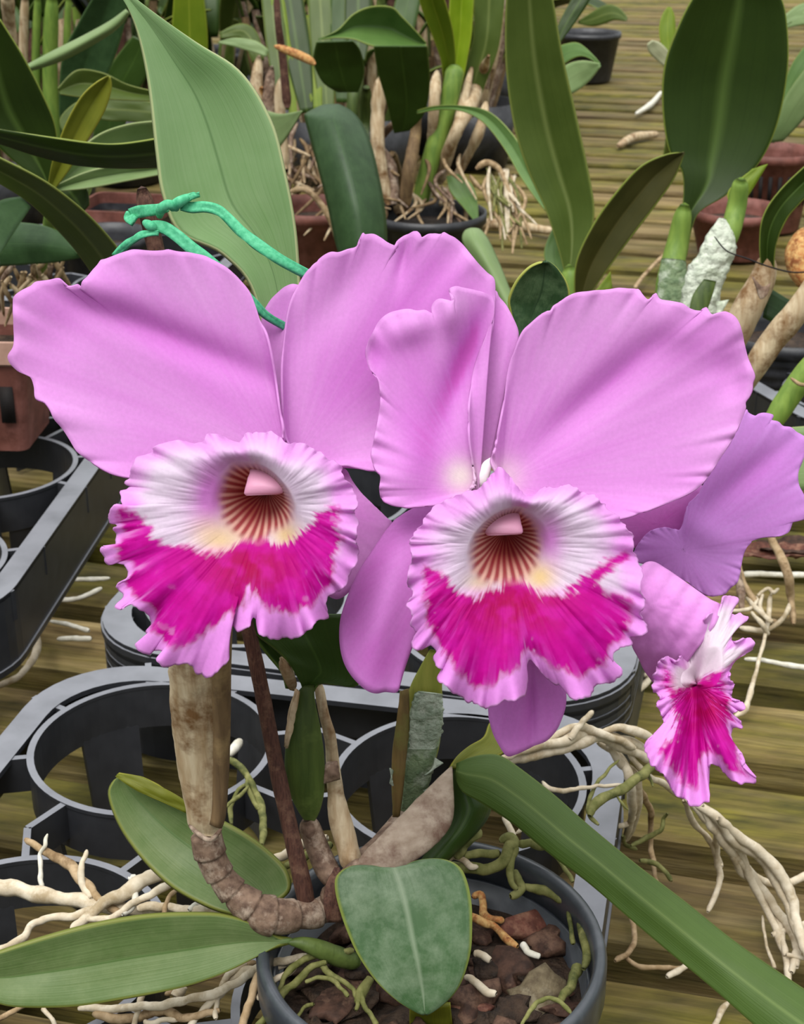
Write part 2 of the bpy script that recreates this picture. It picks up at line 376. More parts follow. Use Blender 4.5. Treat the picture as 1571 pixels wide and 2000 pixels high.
def petal_col(bl, O, pale=1.0, base=None, deep=None, seed=0, wb=(0, 0, 1, 0)):
    base = LIL if base is None else base; deep = PNK if deep is None else deep
    def f(x, y, r, t, ed):
        ang = np.arctan2(y-O[1], x-O[0])
        v = fbm(ang*26, r*2.5, seed)*.6+fbm(ang*70, r*5, seed+3)*.4
        m = np.clip(.42+(v-.5)*.5+blobs(x, y, bl), 0, 1.4)
        m = m*(1-.55*np.exp(-ed/22)*pale)
        c = mixc(base, deep, np.clip(m, 0, 1)); c = mixc(c, DPP, np.clip((m-1)*1.6, 0, .9))
        wbl = np.clip(wb[3]*np.exp(-(((x-wb[0])/wb[2])**2+((y-wb[1])/wb[2])**2)), 0, 1)
        return mixc(c, lin('f0e8dc'), wbl)
    return f
def petal_d(D0, O, bowl=0.0, tilt=(0, 0), ruf=.0025, nf=9, seed=0, dents=(), vein=.00008):
    def f(x, y, r, t):
        ang = np.arctan2(y-O[1], x-O[0])
        d = D0+bowl*r**2+tilt[0]*(x-O[0])/500+tilt[1]*(y-O[1])/500
        d = d+ruf*(.45*r**6*np.sin(ang*14+6*vn(ang*5, t*0, seed))+.28*r**14*np.sin(ang*47+seed+5*vn(ang*12, t*0, seed+1)))
        d = d+vein*(fbm(ang*22, r*2, seed)-.5)*np.sqrt(r)
        for (bx, by, rx, ry, a, st) in dents: d = d+blobs(x, y, [(bx, by, rx, ry, a, st)])
        return d
    return f

# ------------------------------------------------------------------ setting
g = mk('floor', [(-20, -2, -.75), (20, -2, -.75), (20, 50, -.75), (-20, 50, -.75)], [(0, 1, 2, 3)], GRND); g['kind'] = 'structure'
# slatted bench
TH = math.radians(-14.0); SU = np.array([math.cos(TH), math.sin(TH), 0]); SV = np.array([-math.sin(TH), math.cos(TH), 0])
bench = thing('slatted_bench', 'mossy weathered wooden slatted bench top carrying the pots and trays', 'bench', (0, .9, -.03))
def slat(vf, wd, h, x0, x1, seed):
    r = random.Random(seed); n = 60; S = []
    xs = np.linspace(x0, x1, n)
    prof = [(-wd, 0), (-wd, -.002), (-wd+.004, -h*.0), (0, 0)]
    bev = .003
    sec = [(-wd, -h), (-wd, -bev), (-wd+bev, 0), (-wd*.5, .0), (-bev, 0), (0, -bev), (0, -h)]
    V = []
    for i, u in enumerate(xs):
        for (v, z) in sec:
            dv = (vn(u*9, v*30, seed)-.5)*.003; dz = (vn(u*14, v*60+5, seed+3)-.5)*.0022 if z > -.01 else 0
            V.append(SU*u+SV*(vf+v+dv)+np.array([0, 0, z+dz-.001]))
    k = len(sec)
    F = grid_faces(n, k, False, True)+[tuple(range(k)), tuple(reversed(range((n-1)*k, n*k)))]
    # per-slat object origin shift so the grain differs
    o = mk('slat', V, F, WOOD, bench, smooth=False); return o
PITCHV = .0905
for k in range(-6, 55):
    slat(.860+k*PITCHV + random.uniform(-.003, .003), .062+random.uniform(-.002, .003), .034, -2.2 if k > 8 else -.9, 2.2 if k > 8 else .9, 100+k)
for u in (-.55, .62):
    bx = []
    for s in (-.03, .03):
        for v in (.2, 5.7):
            for z in (-.037, -.10): bx.append(SU*(u+s)+SV*v+np.array([0, 0, z]))
    mk('cross_beam', bx, [(0, 1, 3, 2), (4, 6, 7, 5), (0, 2, 6, 4), (1, 5, 7, 3), (0, 4, 5, 1), (2, 3, 7, 6)], WOOD, bench, smooth=False)
for u in (-.55, .62):
    for v in (.35, 5.6):
        V = [SU*(u+a)+SV*(v+b_)+np.array([0, 0, z]) for a in (-.035, .035) for b_ in (-.035, .035) for z in (-.10, -.75)]
        mk('leg', V, [(0, 1, 3, 2), (4, 6, 7, 5), (0, 2, 6, 4), (1, 5, 7, 3), (0, 4, 5, 1), (2, 3, 7, 6)], WOOD, bench, smooth=False)

# ------------------------------------------------------------------ trays
def rrect(x0, y0, x1, y1, r, n=10):
    P_ = []
    for cx, cy, a0 in ((x1-r, y1-r, 0), (x0+r, y1-r, 90), (x0+r, y0+r, 180), (x1-r, y0+r, 270)):
        for i in range(n+1):
            a = math.radians(a0+90*i/n); P_.append((cx+r*math.cos(a), cy+r*math.sin(a)))
    return P_
def strip(outer, inner, z1, z0):
    n = len(outer); V = []
    for p, z in ((outer, z1), (inner, z1), (inner, z0), (outer, z0)): V += [(a, b, z) for a, b in p]
    F = []
    for i in range(n):
        j = (i+1) % n
        for k in range(4):
            k2 = (k+1) % 4; F.append((k*n+i, k*n+j, k2*n+j, k2*n+i))
    return V, F
def circ(cx, cy, r, n=72): return [(cx+r*math.cos(2*PI*i/n), cy+r*math.sin(2*PI*i/n)) for i in range(n)]
def bar(p, q, w, z1, z0):
    d = np.array(q)-np.array(p); d = d/np.linalg.norm(d); nn = np.array([-d[1], d[0]])*w/2
    V = []
    for z in (z1, z0):
        for s in (p+nn, np.array(q)+nn, np.array(q)-nn, np.array(p)-nn): V.append((s[0], s[1], z))
    return V, [(0, 1, 2, 3), (7, 6, 5, 4), (0, 4, 5, 1), (1, 5, 6, 2), (2, 6, 7, 3), (3, 7, 4, 0)]
def join(parts):
    V = []; F = []
    for v, f in parts:
        o = len(V); V += [tuple(a) for a in v]; F += [tuple(i+o for i in g_) for g_ in f]
    return V, F
def tray(name, org, ang, nx, ny, label, ztop=.075, zbot=.003, full=True, group=None, c=.158, hr=.059, skirt=.03):
    "org: centre of back-left cell; rows run towards the viewer"
    t = thing(name, label, 'plant tray', (org[0], org[1], zbot), group)
    ca, sa = math.cos(ang), math.sin(ang)
    def X(V): return [(org[0]+x*ca-y*sa, org[1]+x*sa+y*ca, z) for x, y, z in V]
    x0, x1, y1, y0 = -c/2, c*(nx-.5), c/2-.004, -c*(ny-.5)
    out = rrect(x0, y0, x1, y1, .055); inn = rrect(x0+.015, y0+.015, x1-.015, y1-.015, .046)
    V, F = join([strip(out, inn, ztop, ztop-.003), strip(out, rrect(x0+.0022, y0+.0022, x1-.0022, y1-.0022, .053), ztop-.001, ztop-skirt)])
    if full: V, F = join([(V, F)]+[strip(rrect(x0-.0012, y0-.0012, x1+.0012, y1+.0012, .056), rrect(x0+.001, y0+.001, x1-.001, y1-.001, .054), ztop-skirt+.004, ztop-skirt)])
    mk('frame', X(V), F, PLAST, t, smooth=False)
    if not full: return t
    for i in range(nx):
        for j in range(ny):
            cx, cy = i*c, -j*c
            V, F = strip(circ(cx, cy, hr+.0028), circ(cx, cy, hr), ztop-.0005, ztop-.026)
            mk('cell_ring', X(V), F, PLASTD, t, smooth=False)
            rv, rf = strip(circ(cx, cy, hr+.0034), circ(cx, cy, hr-.0002), ztop, ztop-.002)
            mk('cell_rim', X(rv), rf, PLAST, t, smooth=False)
            for q in range(4):
                a0 = math.radians(45+90*q-16); n = 8; V = []
                for s in range(n+1):
                    a = a0+math.radians(32)*s/n
                    for rr, z in ((hr+.0022, ztop-.024), (hr, ztop-.024), (hr-.006, zbot), (hr-.004, zbot)): V.append((cx+rr*math.cos(a), cy+rr*math.sin(a), z))
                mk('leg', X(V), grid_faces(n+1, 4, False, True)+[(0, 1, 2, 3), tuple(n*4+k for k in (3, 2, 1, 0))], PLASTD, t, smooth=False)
            for a in (22, 68, 112, 158, 202, 248, 292, 338):
                a = math.radians(a); d = np.array([math.cos(a), math.sin(a)])
                R_ = min(c/2/abs(d[0]) if abs(d[0]) > 1e-6 else 9, c/2/abs(d[1]) if abs(d[1]) > 1e-6 else 9)
                R_ = min(R_, .088)
                p = np.array([cx, cy])+d*(hr+.001); q_ = np.array([cx, cy])+d*(R_)
                V, F = bar(p, q_, .0035, ztop-.0006, ztop-.02)
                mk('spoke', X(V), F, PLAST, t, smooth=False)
    return t
A12 = math.radians(-12)
TA = np.array([-.127, .665])
tray('plant_tray', TA, A12, 2, 3, 'black plastic carrying tray with round cells holding the flowering orchid pot')
u12 = np.array([math.cos(A12), math.sin(A12)]); v12 = np.array([-math.sin(A12), math.cos(A12)])
tray('plant_tray', TA-u12*.166*1-u12*.158-v12*.078, A12, 2, 2, 'black plastic tray corner at the left edge beside the empty round cell', ztop=.073)
# stack of trays behind
gs = G(345, 1290, .074)
a16 = math.radians(-14); us = np.array([math.cos(a16), math.sin(a16)]); vs = np.array([-math.sin(a16), math.cos(a16)])
so_ = gs[:2]+us*(.079-.066)+vs*(.079+.158+.004)
for i in range(5):
    zt = .074-i*.0075
    tray('plant_tray', so_, a16, 2, 2, ['uppermost black tray of the nested stack behind the flowers', 'second black tray from the top of the nested stack', 'third black tray from the top of the nested stack', 'fourth black tray from the top of the nested stack', 'lowest black tray of the nested stack, resting on the slats'][i],
         ztop=zt, zbot=.003, full=(i == 0), group='nested stack of black trays', skirt=.0065 if i < 4 else .04)
# tray at left
a5 = math.radians(-5)
u5 = np.array([math.cos(a5), math.sin(a5)]); v5 = np.array([-math.sin(a5), math.cos(a5)])
c3 = G(0, 910, .085)[:2]
tray('plant_tray', c3-u5*(.158+.008)+v5*.158, a5, 2, 3, 'black plastic tray with raised side standing at the far left edge', ztop=.085, skirt=.05)
cr_ = G(1480, 640, .08)[:2]
tray('plant_tray', cr_, math.radians(20), 2, 2, 'black tray under the plants at the right edge behind the petals', ztop=.07)

# ------------------------------------------------------------------ pots
def lathe(name, prof, ctr, mat, parent=None, n=72, sm=True, ell=1.0):
    th = np.linspace(0, 2*PI, n, endpoint=False)
    V = [(ctr[0]+r*math.cos(a), ctr[1]+r*math.sin(a)*ell, ctr[2]+z) for r, z in prof for a in th]
    return mk(name, V, grid_faces(len(prof), n, False, True), mat, parent, smooth=sm)
PC = G(843, 1838, .12); PC[2] = .004
pot = thing('plant_pot', 'dark grey round plastic pot holding the pink flowering orchid', 'plant pot', PC)
lathe('pot_wall', [(.001, .002), (.046, .002), (.048, .004), (.0605, .098), (.0605, .101), (.0585, .101), (.0462, .006), (.001, .004)], PC, POTM, pot)
lathe('pot_rim', [(.0605, .097), (.0645, .098), (.0655, .1), (.0655, .113), (.0645, .116), (.062, .1165), (.0605, .114), (.0598, .097), (.0605, .097)], PC, POTM, pot)
n = 40; V = []; F = []
for i in range(n+1):
    for j in range(n):
        r = .0596*i/n; a = 2*PI*j/n; x = PC[0]+r*math.cos(a); y = PC[1]+r*math.sin(a)
        V.append((x, y, PC[2]+.086+.008*float(fbm(np.array(x*90), np.array(y*90), 4))+.004*(1-i/n)))
sl = mk('bark_mulch', V, grid_faces(n+1, n, False, True), SOIL); tag(sl, 'dark fine bark mulch filling the grey orchid pot', 'potting mix', kind='stuff')
def chip(ctr, sx, sy, sz, rz, tilt, mat, label, seed):
    n, k = 9, 14; V = []
    cr1, sr1 = math.cos(rz), math.sin(rz); ct, st = math.cos(tilt), math.sin(tilt)
    for i in range(n):
        ph = -PI/2+PI*i/(n-1)
        for j in range(k):
            a = 2*PI*j/k; q = 1+1.1*(float(vn(np.array(math.cos(a)*2.2+seed), np.array(math.sin(a)*2.2+i*.2), seed))-.5)
            x = sx*abs(math.cos(ph))**.35*math.cos(a)*q; y = sy*abs(math.cos(ph))**.35*math.sin(a)*q; z = sz*math.sin(ph)+.25*sz*(x/sx)**2
            y, z = y*ct-z*st, y*st+z*ct
            V.append((ctr[0]+x*cr1-y*sr1, ctr[1]+x*sr1+y*cr1, ctr[2]+z))
    o = mk('bark_chip', V, grid_faces(n, k, False, True), mat)
    return tag(o, label, 'bark chip', 'bark chips in the orchid pot')
named = [((1010, 1742), .011, .006, .004, -.1, .5, BARKG, 'grey-brown arched bark chip just right of the speckled heart-shaped leaf'),
         ((1035, 1812), .010, .006, .0035, .5, .5, BARKR, 'reddish flat bark chip in the middle of the pot'),
         ((1072, 1838), .008, .007, .004, -.4, .4, BARK, 'crinkled brown bark chip near the right pot wall'),
         ((985, 1900), .012, .008, .006, -.8, .5, BARK, 'large curved dark bark chip below the orange root'),
         ((1045, 1950), .012, .009, .004, .7, .8, BARKG, 'upright pale tan bark slab near the front pot rim'),
         ((915, 1965), .012, .009, .006, .9, .6, BARK, 'rounded dark brown bark chip at the bottom edge')]
for i, ((x, y), sx, sy, sz, rz, ti, mt, lb) in enumerate(named):
    c = G(x, y, .098); chip(c, sx, sy, sz, rz, ti, mt, lb, 31+i)
cnt = 0; rr = random.Random(5)
while cnt < 58:
    a = rr.uniform(0, 2*PI); r = .054*math.sqrt(rr.random()); x = PC[0]+r*math.cos(a); y = PC[1]+r*math.sin(a)
    chip((x, y, PC[2]+.0935+rr.uniform(-.001, .003)), rr.uniform(.005, .0115), rr.uniform(.004, .008), rr.uniform(.0012, .0026), rr.uniform(0, PI), rr.uniform(-.6, .6), rr.choice([BARK, BARK, BARK, BARK, BARKR, SOIL, SOIL, SOIL]),
         '%s bark chip %s, %s' % (rr.choice(['small dark brown', 'flat brown', 'thin dark', 'angular brown', 'broken brown', 'curved dark', 'narrow brown', 'rough dark', 'squarish brown', 'wedge-shaped']), ['close to the centre of the pot', 'halfway out from the pot centre', 'against the pot wall'][int(r/.0181)],
         'on the ' + ['right', 'right rear', 'rear', 'left rear', 'left', 'left front', 'front', 'right front'][int((a/(2*PI)*8+.5)) % 8] + ' side'), 200+cnt); cnt += 1

# ------------------------------------------------------------------ the orchid in the pot
base = PC.copy(); base[2] = .10
OR = thing('orchid_plant', 'potted orchid with three large pink and magenta frilled flowers, in the grey pot', 'orchid', base)
def flower(x, y, D): return pivot('flower', P(x, y, D), OR)
FA = flower(545, 900, .475); FB = flower(970, 940, .47); FC = flower(1320, 1090, .50)
# --- flower at the left
O = (560, 905)
out = [(553,855),(545,790),(534,710),(522,655),(508,625),(500,600),(488,570),(470,548),(450,528),(425,512),(400,500),(370,493),(345,491),(330,487),(318,489),(300,490),(283,489),(262,487),(245,491),(225,498),(205,506),(197,508),(190,518),(180,529),(170,541),(160,550),(157,566),(152,556),(140,559),(127,558),(118,546),(110,544),(95,547),(70,550),(60,558),(42,567),(28,578),(25,590),(26,630),(27,665),(24,680),(15,695),(20,710),(35,725),(50,732),(60,738),(66,755),(69,778),(85,785),(97,800),(105,818),(120,835),(135,858),(150,882),(170,897),(190,911),(215,925),(240,932),(262,936),(330,960),(430,960),(520,930)]
radial('petal', O, out, petal_d(.486, O, -.006, (.008, .002), .0022, 9, 1, dents=[(330,660,260,30,22,.0035),(200,560,80,40,20,-.003),(120,640,60,60,0,.002)]),
       petal_col([(330,650,240,42,22,.55),(420,770,150,60,40,.25),(120,620,60,70,0,.25),(450,860,120,40,30,-.3),(400,560,120,50,20,-.25),(150,820,90,60,40,-.3)], O, seed=1), FA, NT=420, NR=40)
O = (565, 900)
out = [(548,850),(543,790),(533,720),(520,670),(510,640),(513,620),(520,600),(532,582),(545,570),(558,560),(575,555),(595,565),(610,600),(612,660),(600,740),(585,800),(580,850)]
radial('sepal', O, out, petal_d(.502, O, .004, (0, .006), .0004, 2, 2, dents=[(560,720,16,150,4,-.004)]), petal_col([(560,600,60,50,0,.35),(560,760,14,90,3,-.7)], O, seed=2), FA, NT=160, NR=30)
O = (572, 905)
out = [(556,858),(552,800),(550,740),(551,700),(555,660),(562,610),(572,577),(585,553),(600,530),(615,515),(635,497),(648,492),(662,493),(680,487),(698,480),(704,465),(709,454),(714,458),(730,457),(745,465),(758,474),(778,481),(776,472),(788,462),(800,456),(812,451),(820,457),(825,464),(838,457),(850,456),(862,457),(867,453),(878,459),(890,465),(905,478),(920,497),(935,515),(952,532),(966,545),(968,575),(967,600),(962,650),(945,730),(905,810),(862,860),(810,890),(765,905),(735,920),(700,913),(670,908),(625,920)]
radial('petal', O, out, petal_d(.491, O, -.006, (-.006, .004), .0024, 8, 3, dents=[(790,500,14,50,10,.004),(700,540,200,40,-48,.002),(760,800,60,90,20,.003)]),
       petal_col([(760,640,190,60,-50,.55),(700,760,90,60,-40,.15),(640,600,60,90,-60,-.2),(700,870,80,50,0,-.35),(590,800,30,110,0,-.25),(850,520,80,40,30,.2)], O, seed=3), FA, NT=420, NR=40)
O = (640, 1000)
out = [(640,935),(672,915),(690,942),(705,962),(720,977),(740,996),(755,1011),(766,1023),(750,1058),(728,1090),(706,1120),(690,1145),(676,1162),(655,1170),(630,1150),(600,1080)]
radial('sepal', O, out, petal_d(.488, O, .002, (0, 0), .0003, 2, 4), petal_col([(710,1000,50,60,40,.2),(700,1100,30,60,0,-.3)], O, seed=4), FA, NT=140, NR=24)

def polar_radius(T, poly, ang):
    p = resample(poly, 200, True); a = np.arctan2(p[:, 1]-T[1], p[:, 0]-T[0]); r = np.hypot(p[:, 0]-T[0], p[:, 1]-T[1])
    k = np.argsort(a); a = a[k]; r = r[k]
    return np.interp(ang, np.r_[a-2*PI, a, a+2*PI], np.r_[r, r, r])
def lip(parent, T, rim, out, D0, magp, thrp, fan, yel, prof, seed, NT=620, cri=(0, 0, 1, 1), extra=None, wcol=None, RS=.3, deep=.018, ruf=.0042, border=18, deepoff=(0, 0), pinks=()):
    out = np.asarray(out, float)
    nlo = 30; nin = 14
    o = resample(out, NT, True, True)
    jn = np.arange(NT)*1.0; nn_ = o-np.array(T); nn_ /= np.linalg.norm(nn_, axis=1)[:, None]
    o = o+nn_*((fbm(jn/5.0, jn*0+seed, seed)-.5)*11+(vn(jn/2.2, jn*0, seed+1)-.5)*4)[:, None]
    os_ = smooth_loop(o, 8); ang = np.arctan2(os_[:, 1]-T[1], os_[:, 0]-T[0]); rr_ = polar_radius(T, rim, ang)
    L = np.hypot(o[:, 0]-T[0], o[:, 1]-T[1]); rr_ = np.minimum(rr_, L*.9)
    t = np.linspace(0, 1, NT)
    rx = T[0]+rr_*np.cos(ang); ry = T[1]+rr_*np.sin(ang)
    X = []; Y = []; DD = []; ED = []; RR = []; INR = []
    per = np.cumsum(np.r_[0, np.hypot(*np.diff(o, axis=0).T)]); per = per/40.0
    for i in range(nin):
        s = i/(nin-1.0)
        X.append(T[0]+deepoff[0]*(1-s)+(rx-T[0])*(.03+.97*s**.62)); Y.append(T[1]+deepoff[1]*(1-s)+(ry-T[1])*(.03+.97*s**.62)); RR.append(s*0-1+s+t*0); ED.append(L*0+200); INR.append(1-s+t*0)
        d_rim = prof(t*0, ang, rx, ry)
        DD.append(D0+d_rim+deep*(1-s)**1.5)
    for i in range(1, nlo*2):
        s = (i/(nlo*2-1.0))
        x = rx+(os_[:, 0]-rx)*s+(o[:, 0]-os_[:, 0])*s**5; y = ry+(os_[:, 1]-ry)*s+(o[:, 1]-os_[:, 1])*s**5
        X.append(x); Y.append(y); RR.append(s+t*0); ED.append(np.hypot(x-o[:, 0], y-o[:, 1])); INR.append(t*0)
        d = prof(s+t*0, ang, x, y)
        ph = per*1.0
        k1 = np.sin(ang*13+5*vn(ang*3, t*0, seed)); k2 = np.sin(ang*34+5*vn(ang*9, t*0+3, seed)); k3 = fbm(ang*7, s*2+t*0, seed)-.5
        d = d+ruf*(s**3*k1*.6+s**6*k2*.5+s**1.5*k3*.8)
        d = d+.0004*(fbm(ang*16, s*1.5+t*0, seed+2)-.5)*2*min(1, s*4)
        DD.append(D0+d)
    X = np.array(X).T; Y = np.array(Y).T; DD = np.array(DD).T; ED = np.array(ED).T; RR = np.array(RR).T; INR = np.array(INR).T
    V = P(X, Y, DD)
    # pigment
    A = np.arctan2(Y-fan[1], X-fan[0]); rad = np.hypot(X-fan[0], Y-fan[1])
    streak = fbm(A*30, rad/90, seed+7); fine = fbm(X/9, Y/9, seed+9); mid = fbm(X/26, Y/26, seed+11)
    col = mixc(LIL, WHT, np.clip(sst(6, 55, ED)*.92+.05-(mid-.5)*.2, 0, 1))
    col = mixc(col, PNK, np.clip(blobs(X, Y, pinks), 0, .9))
    for (bx, by, br, st) in yel:
        col = mixc(col, lin('e2c48c'), np.clip(st*np.exp(-((X-bx)**2+(Y-by)**2)/br**2), 0, 1))
    sd = sdist(magp, X, Y)+(streak-.5)*26+(fine-.5)*14
    m = sst(-7, 9, sd)*sst(border*.35, border*1.25, ED+(streak-.5)*18)
    # radial pale streaks near the fringe
    m = m*(1-.6*sst(.6, .72, streak)*sst(60, 12, ED))*(1-.35*sst(.72, .8, mid)*sst(90, 40, ED)*sst(0, 60, rad-60))
    mg = mixc(MAG, CRI, np.clip(np.exp(-(((X-cri[0])/cri[2])**2+((Y-cri[1])/cri[3])**2)), 0, 1))
    mg = mixc(mg, lin('dc4cc4'), np.clip(sst(.5, .66, streak)*sst(120, 30, ED)*.55, 0, 1))
    mg = mixc(mg, lin('d018a8'), np.clip((mid-.4)*1.6, 0, .5))
    edge_c = mixc(EDG, LIL, np.clip(1-ED/8, 0, 1))
    low = sst(-10, 30, sdist(magp, X, Y)+34)
    col = mixc(col, edge_c, np.maximum(low*sst(60, 20, ED), sst(100, 150, Y-fan[1]))*(1-m))
    col = mixc(col, mg, m)
    # throat veins
    sth = sdist(thrp, X, Y)
    vein = .5+.5*np.cos(A*36+1.2*np.sin(rad/30)+4*(vn(rad/50, A*3, seed)-.5))
    inn = sst(-8, 16, sth+(fine-.5)*8)
    basec = mixc(lin('e8b8a8'), lin('c86858'), sst(10, 60, sth))
    tc_ = mixc(basec, lin('9c2434'), np.clip(vein*1.2*sst(-6, 8, sth), 0, 1)*.88)
    tc_ = mixc(tc_, lin('7c1420'), np.clip(np.exp(-((rad)/38)**2), 0, 1)*.6)
    col = mixc(col, tc_, inn)
    if extra is not None: col = extra(col, X, Y, ED, A, rad)
    n, k = X.shape
    return mk('lip', V, grid_faces(n, k, True, False), PET, parent, cols=col, solid=.0006)
# lip of the left flower
outA = [(470,862),(480,850),(492,845),(505,842),(518,841),(535,846),(548,856),(556,866),(566,868),(580,866),(600,870),(615,878),(633,888),(640,897),(655,903),(668,912),(674,930),(688,955),(695,975),(696,1000),(701,1030),(697,1055),(703,1080),(695,1110),(682,1130),(678,1146),(665,1155),(650,1160),(641,1164),(637,1180),(641,1200),(635,1210),(618,1215),(610,1225),(597,1231),(588,1243),(572,1246),(560,1244),(535,1252),(520,1245),(507,1236),(503,1225),(500,1210),(494,1206),(489,1212),(486,1228),(470,1230),(455,1224),(451,1217),(459,1203),(448,1208),(430,1224),(413,1238),(404,1250),(411,1262),(425,1275),(446,1291),(433,1303),(415,1320),(400,1318),(385,1315),(372,1302),(360,1295),(345,1298),(330,1301),(315,1298),(306,1288),(316,1277),(322,1270),(302,1270),(288,1280),(275,1272),(262,1262),(278,1252),(292,1238),(285,1234),(296,1224),(300,1212),(290,1200),(275,1188),(262,1182),(252,1183),(240,1188),(232,1193),(226,1184),(240,1170),(242,1160),(228,1148),(230,1140),(246,1133),(250,1122),(245,1108),(230,1098),(214,1103),(205,1095),(197,1075),(201,1067),(220,1073),(228,1065),(228,1045),(221,1034),(229,1026),(212,1020),(208,1008),(216,995),(225,985),(237,996),(240,985),(238,970),(234,960),(247,956),(256,950),(247,944),(258,932),(256,915),(265,896),(285,890),(300,884),(306,872),(320,866),(345,860),(365,865),(385,868),(400,860),(406,850),(425,848),(440,855),(455,864)]
rimA = [(447,905),(480,900),(510,905),(540,925),(565,955),(578,985),(580,1015),(568,1045),(548,1062),(515,1062),(485,1062),(455,1055),(425,1030),(410,990),(420,945)]
magA = [(225,985),(245,990),(262,1000),(285,1020),(310,1055),(340,1065),(375,1070),(395,1084),(420,1080),(470,1060),(500,1046),(515,1040),(525,1055),(545,1062),(565,1060),(600,1030),(622,1000),(655,986),(668,1000),(655,1025),(670,1050),(660,1080),(652,1110),(655,1140),(625,1165),(600,1190),(560,1200),(530,1195),(500,1165),(488,1150),(478,1185),(450,1200),(420,1215),(400,1235),(360,1262),(320,1260),(295,1230),(300,1190),(265,1170),(235,1130),(230,1090),(215,1050),(230,1015)]
thrA = [(455,905),(500,903),(535,925),(562,955),(576,985),(578,1015),(560,1035),(535,1045),(505,1062),(478,1058),(455,1045),(430,1015),(425,970),(435,930)]
def profA(s, ang, x, y):
    up = np.clip(-np.sin(ang), 0, 1); dn = np.clip(np.sin(ang), 0, 1); lf = np.clip(-np.cos(ang), 0, 1); rt = np.clip(np.cos(ang), 0, 1)
    rimd = .004*dn+.006*lf-.004*rt-.004*up
    return rimd-.006*np.sin(np.minimum(s, 1)*PI)*(up+.6*lf+.3*rt)+s*.007*up+s*.004*lf-dn*(.020*s-.016*s**2)+.004*s*rt
lip(FA, (518, 985), rimA, outA, .457, magA, thrA, (525, 955), [(430,1060,40,.8),(470,1045,30,.4),(560,1045,28,.9),(400,1040,30,.35)], profA, 11, cri=(490,1110,90,70),
    pinks=[(412,965,34,62,0,1.0),(440,900,40,30,0,.3),(565,890,30,18,0,.5),(380,1000,30,40,0,.2),(660,960,30,60,0,.5)], deepoff=(8, -26))
# column
def column(parent, Lp, Rp, D):
    o = inflate('column', Lp, Rp, D, COLM, parent, n=24, k=20, ratio=.35, rn=.05, seed=3); return o
column(FA, [(505,898),(490,915),(483,940),(477,962),(482,968)], [(545,915),(558,935),(560,950),(553,962),(542,966)], [.466, .463, .460, .459, .461])
# --- middle flower
O = (935, 955)
out = [(930,945),(922,900),(916,850),(916,790),(924,730),(938,685),(953,645),(964,615),(967,592),(958,577),(930,567),(905,562),(888,559),(878,567),(886,580),(882,588),(862,583),(850,589),(843,602),(845,613),(830,606),(815,607),(800,604),(785,605),(765,610),(750,618),(738,632),(728,650),(719,668),(714,690),(717,705),(723,722),(735,736),(741,755),(743,785),(738,820),(730,860),(725,890),(732,915),(743,930),(741,955),(746,975),(762,986),(790,991),(820,990),(860,984),(885,972),(910,965)]
radial('petal', O, out, petal_d(.473, O, -.004, (.004, .003), .0022, 7, 5, dents=[(915,700,34,130,20,.006),(800,640,60,30,-20,-.003),(880,610,20,40,0,-.003),(720,690,20,40,0,.005),(790,930,50,80,10,-.003)]),
       petal_col([(905,700,26,110,22,1.15),(728,690,28,40,0,.75),(800,720,60,120,-10,.35),(830,880,50,110,-6,.55),(890,590,40,25,0,-.4),(800,625,50,22,-10,-.4),(780,740,25,50,0,-.15)], O, seed=5, wb=(900,930,34,.85)), FB, NT=400, NR=44)
O = (945, 945)
out = [(958,915),(962,890),(972,850),(982,800),(986,750),(992,725),(1000,695),(1011,665),(1012,645),(1002,620),(990,597),(975,580),(967,568),(940,590),(905,650),(880,740),(880,830),(895,900),(915,940)]
radial('sepal', O, out, petal_d(.482, O, .003, (0, .004), .0012, 5, 6, dents=[(985,720,20,90,8,-.002)]), petal_col([(960,620,30,40,0,.35),(960,780,30,120,6,-.25)], O, seed=6, wb=(915,930,40,.9)), FB, NT=180, NR=36)
inflate('sepal_base', [(959,893),(945,902),(934,920),(930,942),(936,951)], [(960,900),(960,915),(956,932),(950,945),(940,951)], [.474, .473, .474], m_flat('claw_white', 'f0e4e8', .5), FB, n=16, k=14, ratio=.6)
O = (980, 945)
out = [(960,907),(967,875),(977,825),(986,775),(991,735),(997,706),(1005,685),(1014,662),(1023,645),(1037,631),(1055,615),(1068,608),(1077,607),(1084,596),(1108,580),(1130,571),(1160,568),(1190,565),(1210,562),(1232,564),(1248,565),(1254,573),(1266,585),(1275,580),(1282,572),(1290,584),(1310,588),(1332,592),(1350,603),(1370,607),(1380,600),(1391,614),(1405,611),(1420,609),(1438,620),(1448,640),(1455,672),(1461,697),(1468,715),(1475,735),(1471,748),(1470,762),(1464,776),(1457,786),(1457,800),(1444,832),(1430,860),(1410,892),(1390,922),(1368,950),(1340,968),(1300,985),(1250,1003),(1210,1015),(1170,1020),(1110,1010),(1040,985),(1000,965)]
radial('petal', O, out, petal_d(.474, O, -.006, (-.008, .004), .0022, 9, 7, dents=[(1180,760,170,34,-42,.004),(1330,640,60,40,20,-.002),(1430,740,30,40,0,.003)]),
       petal_col([(1180,745,190,32,-38,.5),(1400,680,90,60,-15,.35),(1100,900,100,50,-10,.2),(1080,680,70,60,0,-.3),(1200,610,120,40,0,-.35),(1400,850,60,70,0,-.3)], O, seed=7, wb=(985,930,40,.5)), FB, NT=420, NR=42)
O = (900, 1010)
out = [(885,970),(855,978),(830,985),(800,998),(775,1014),(757,1034),(742,1055),(722,1085),(704,1112),(690,1140),(678,1170),(668,1200),(664,1225),(665,1262),(672,1292),(684,1315),(700,1334),(718,1349),(735,1354),(752,1351),(775,1352),(781,1335),(790,1302),(800,1272),(812,1245),(840,1200),(870,1150),(900,1100),(930,1040)]
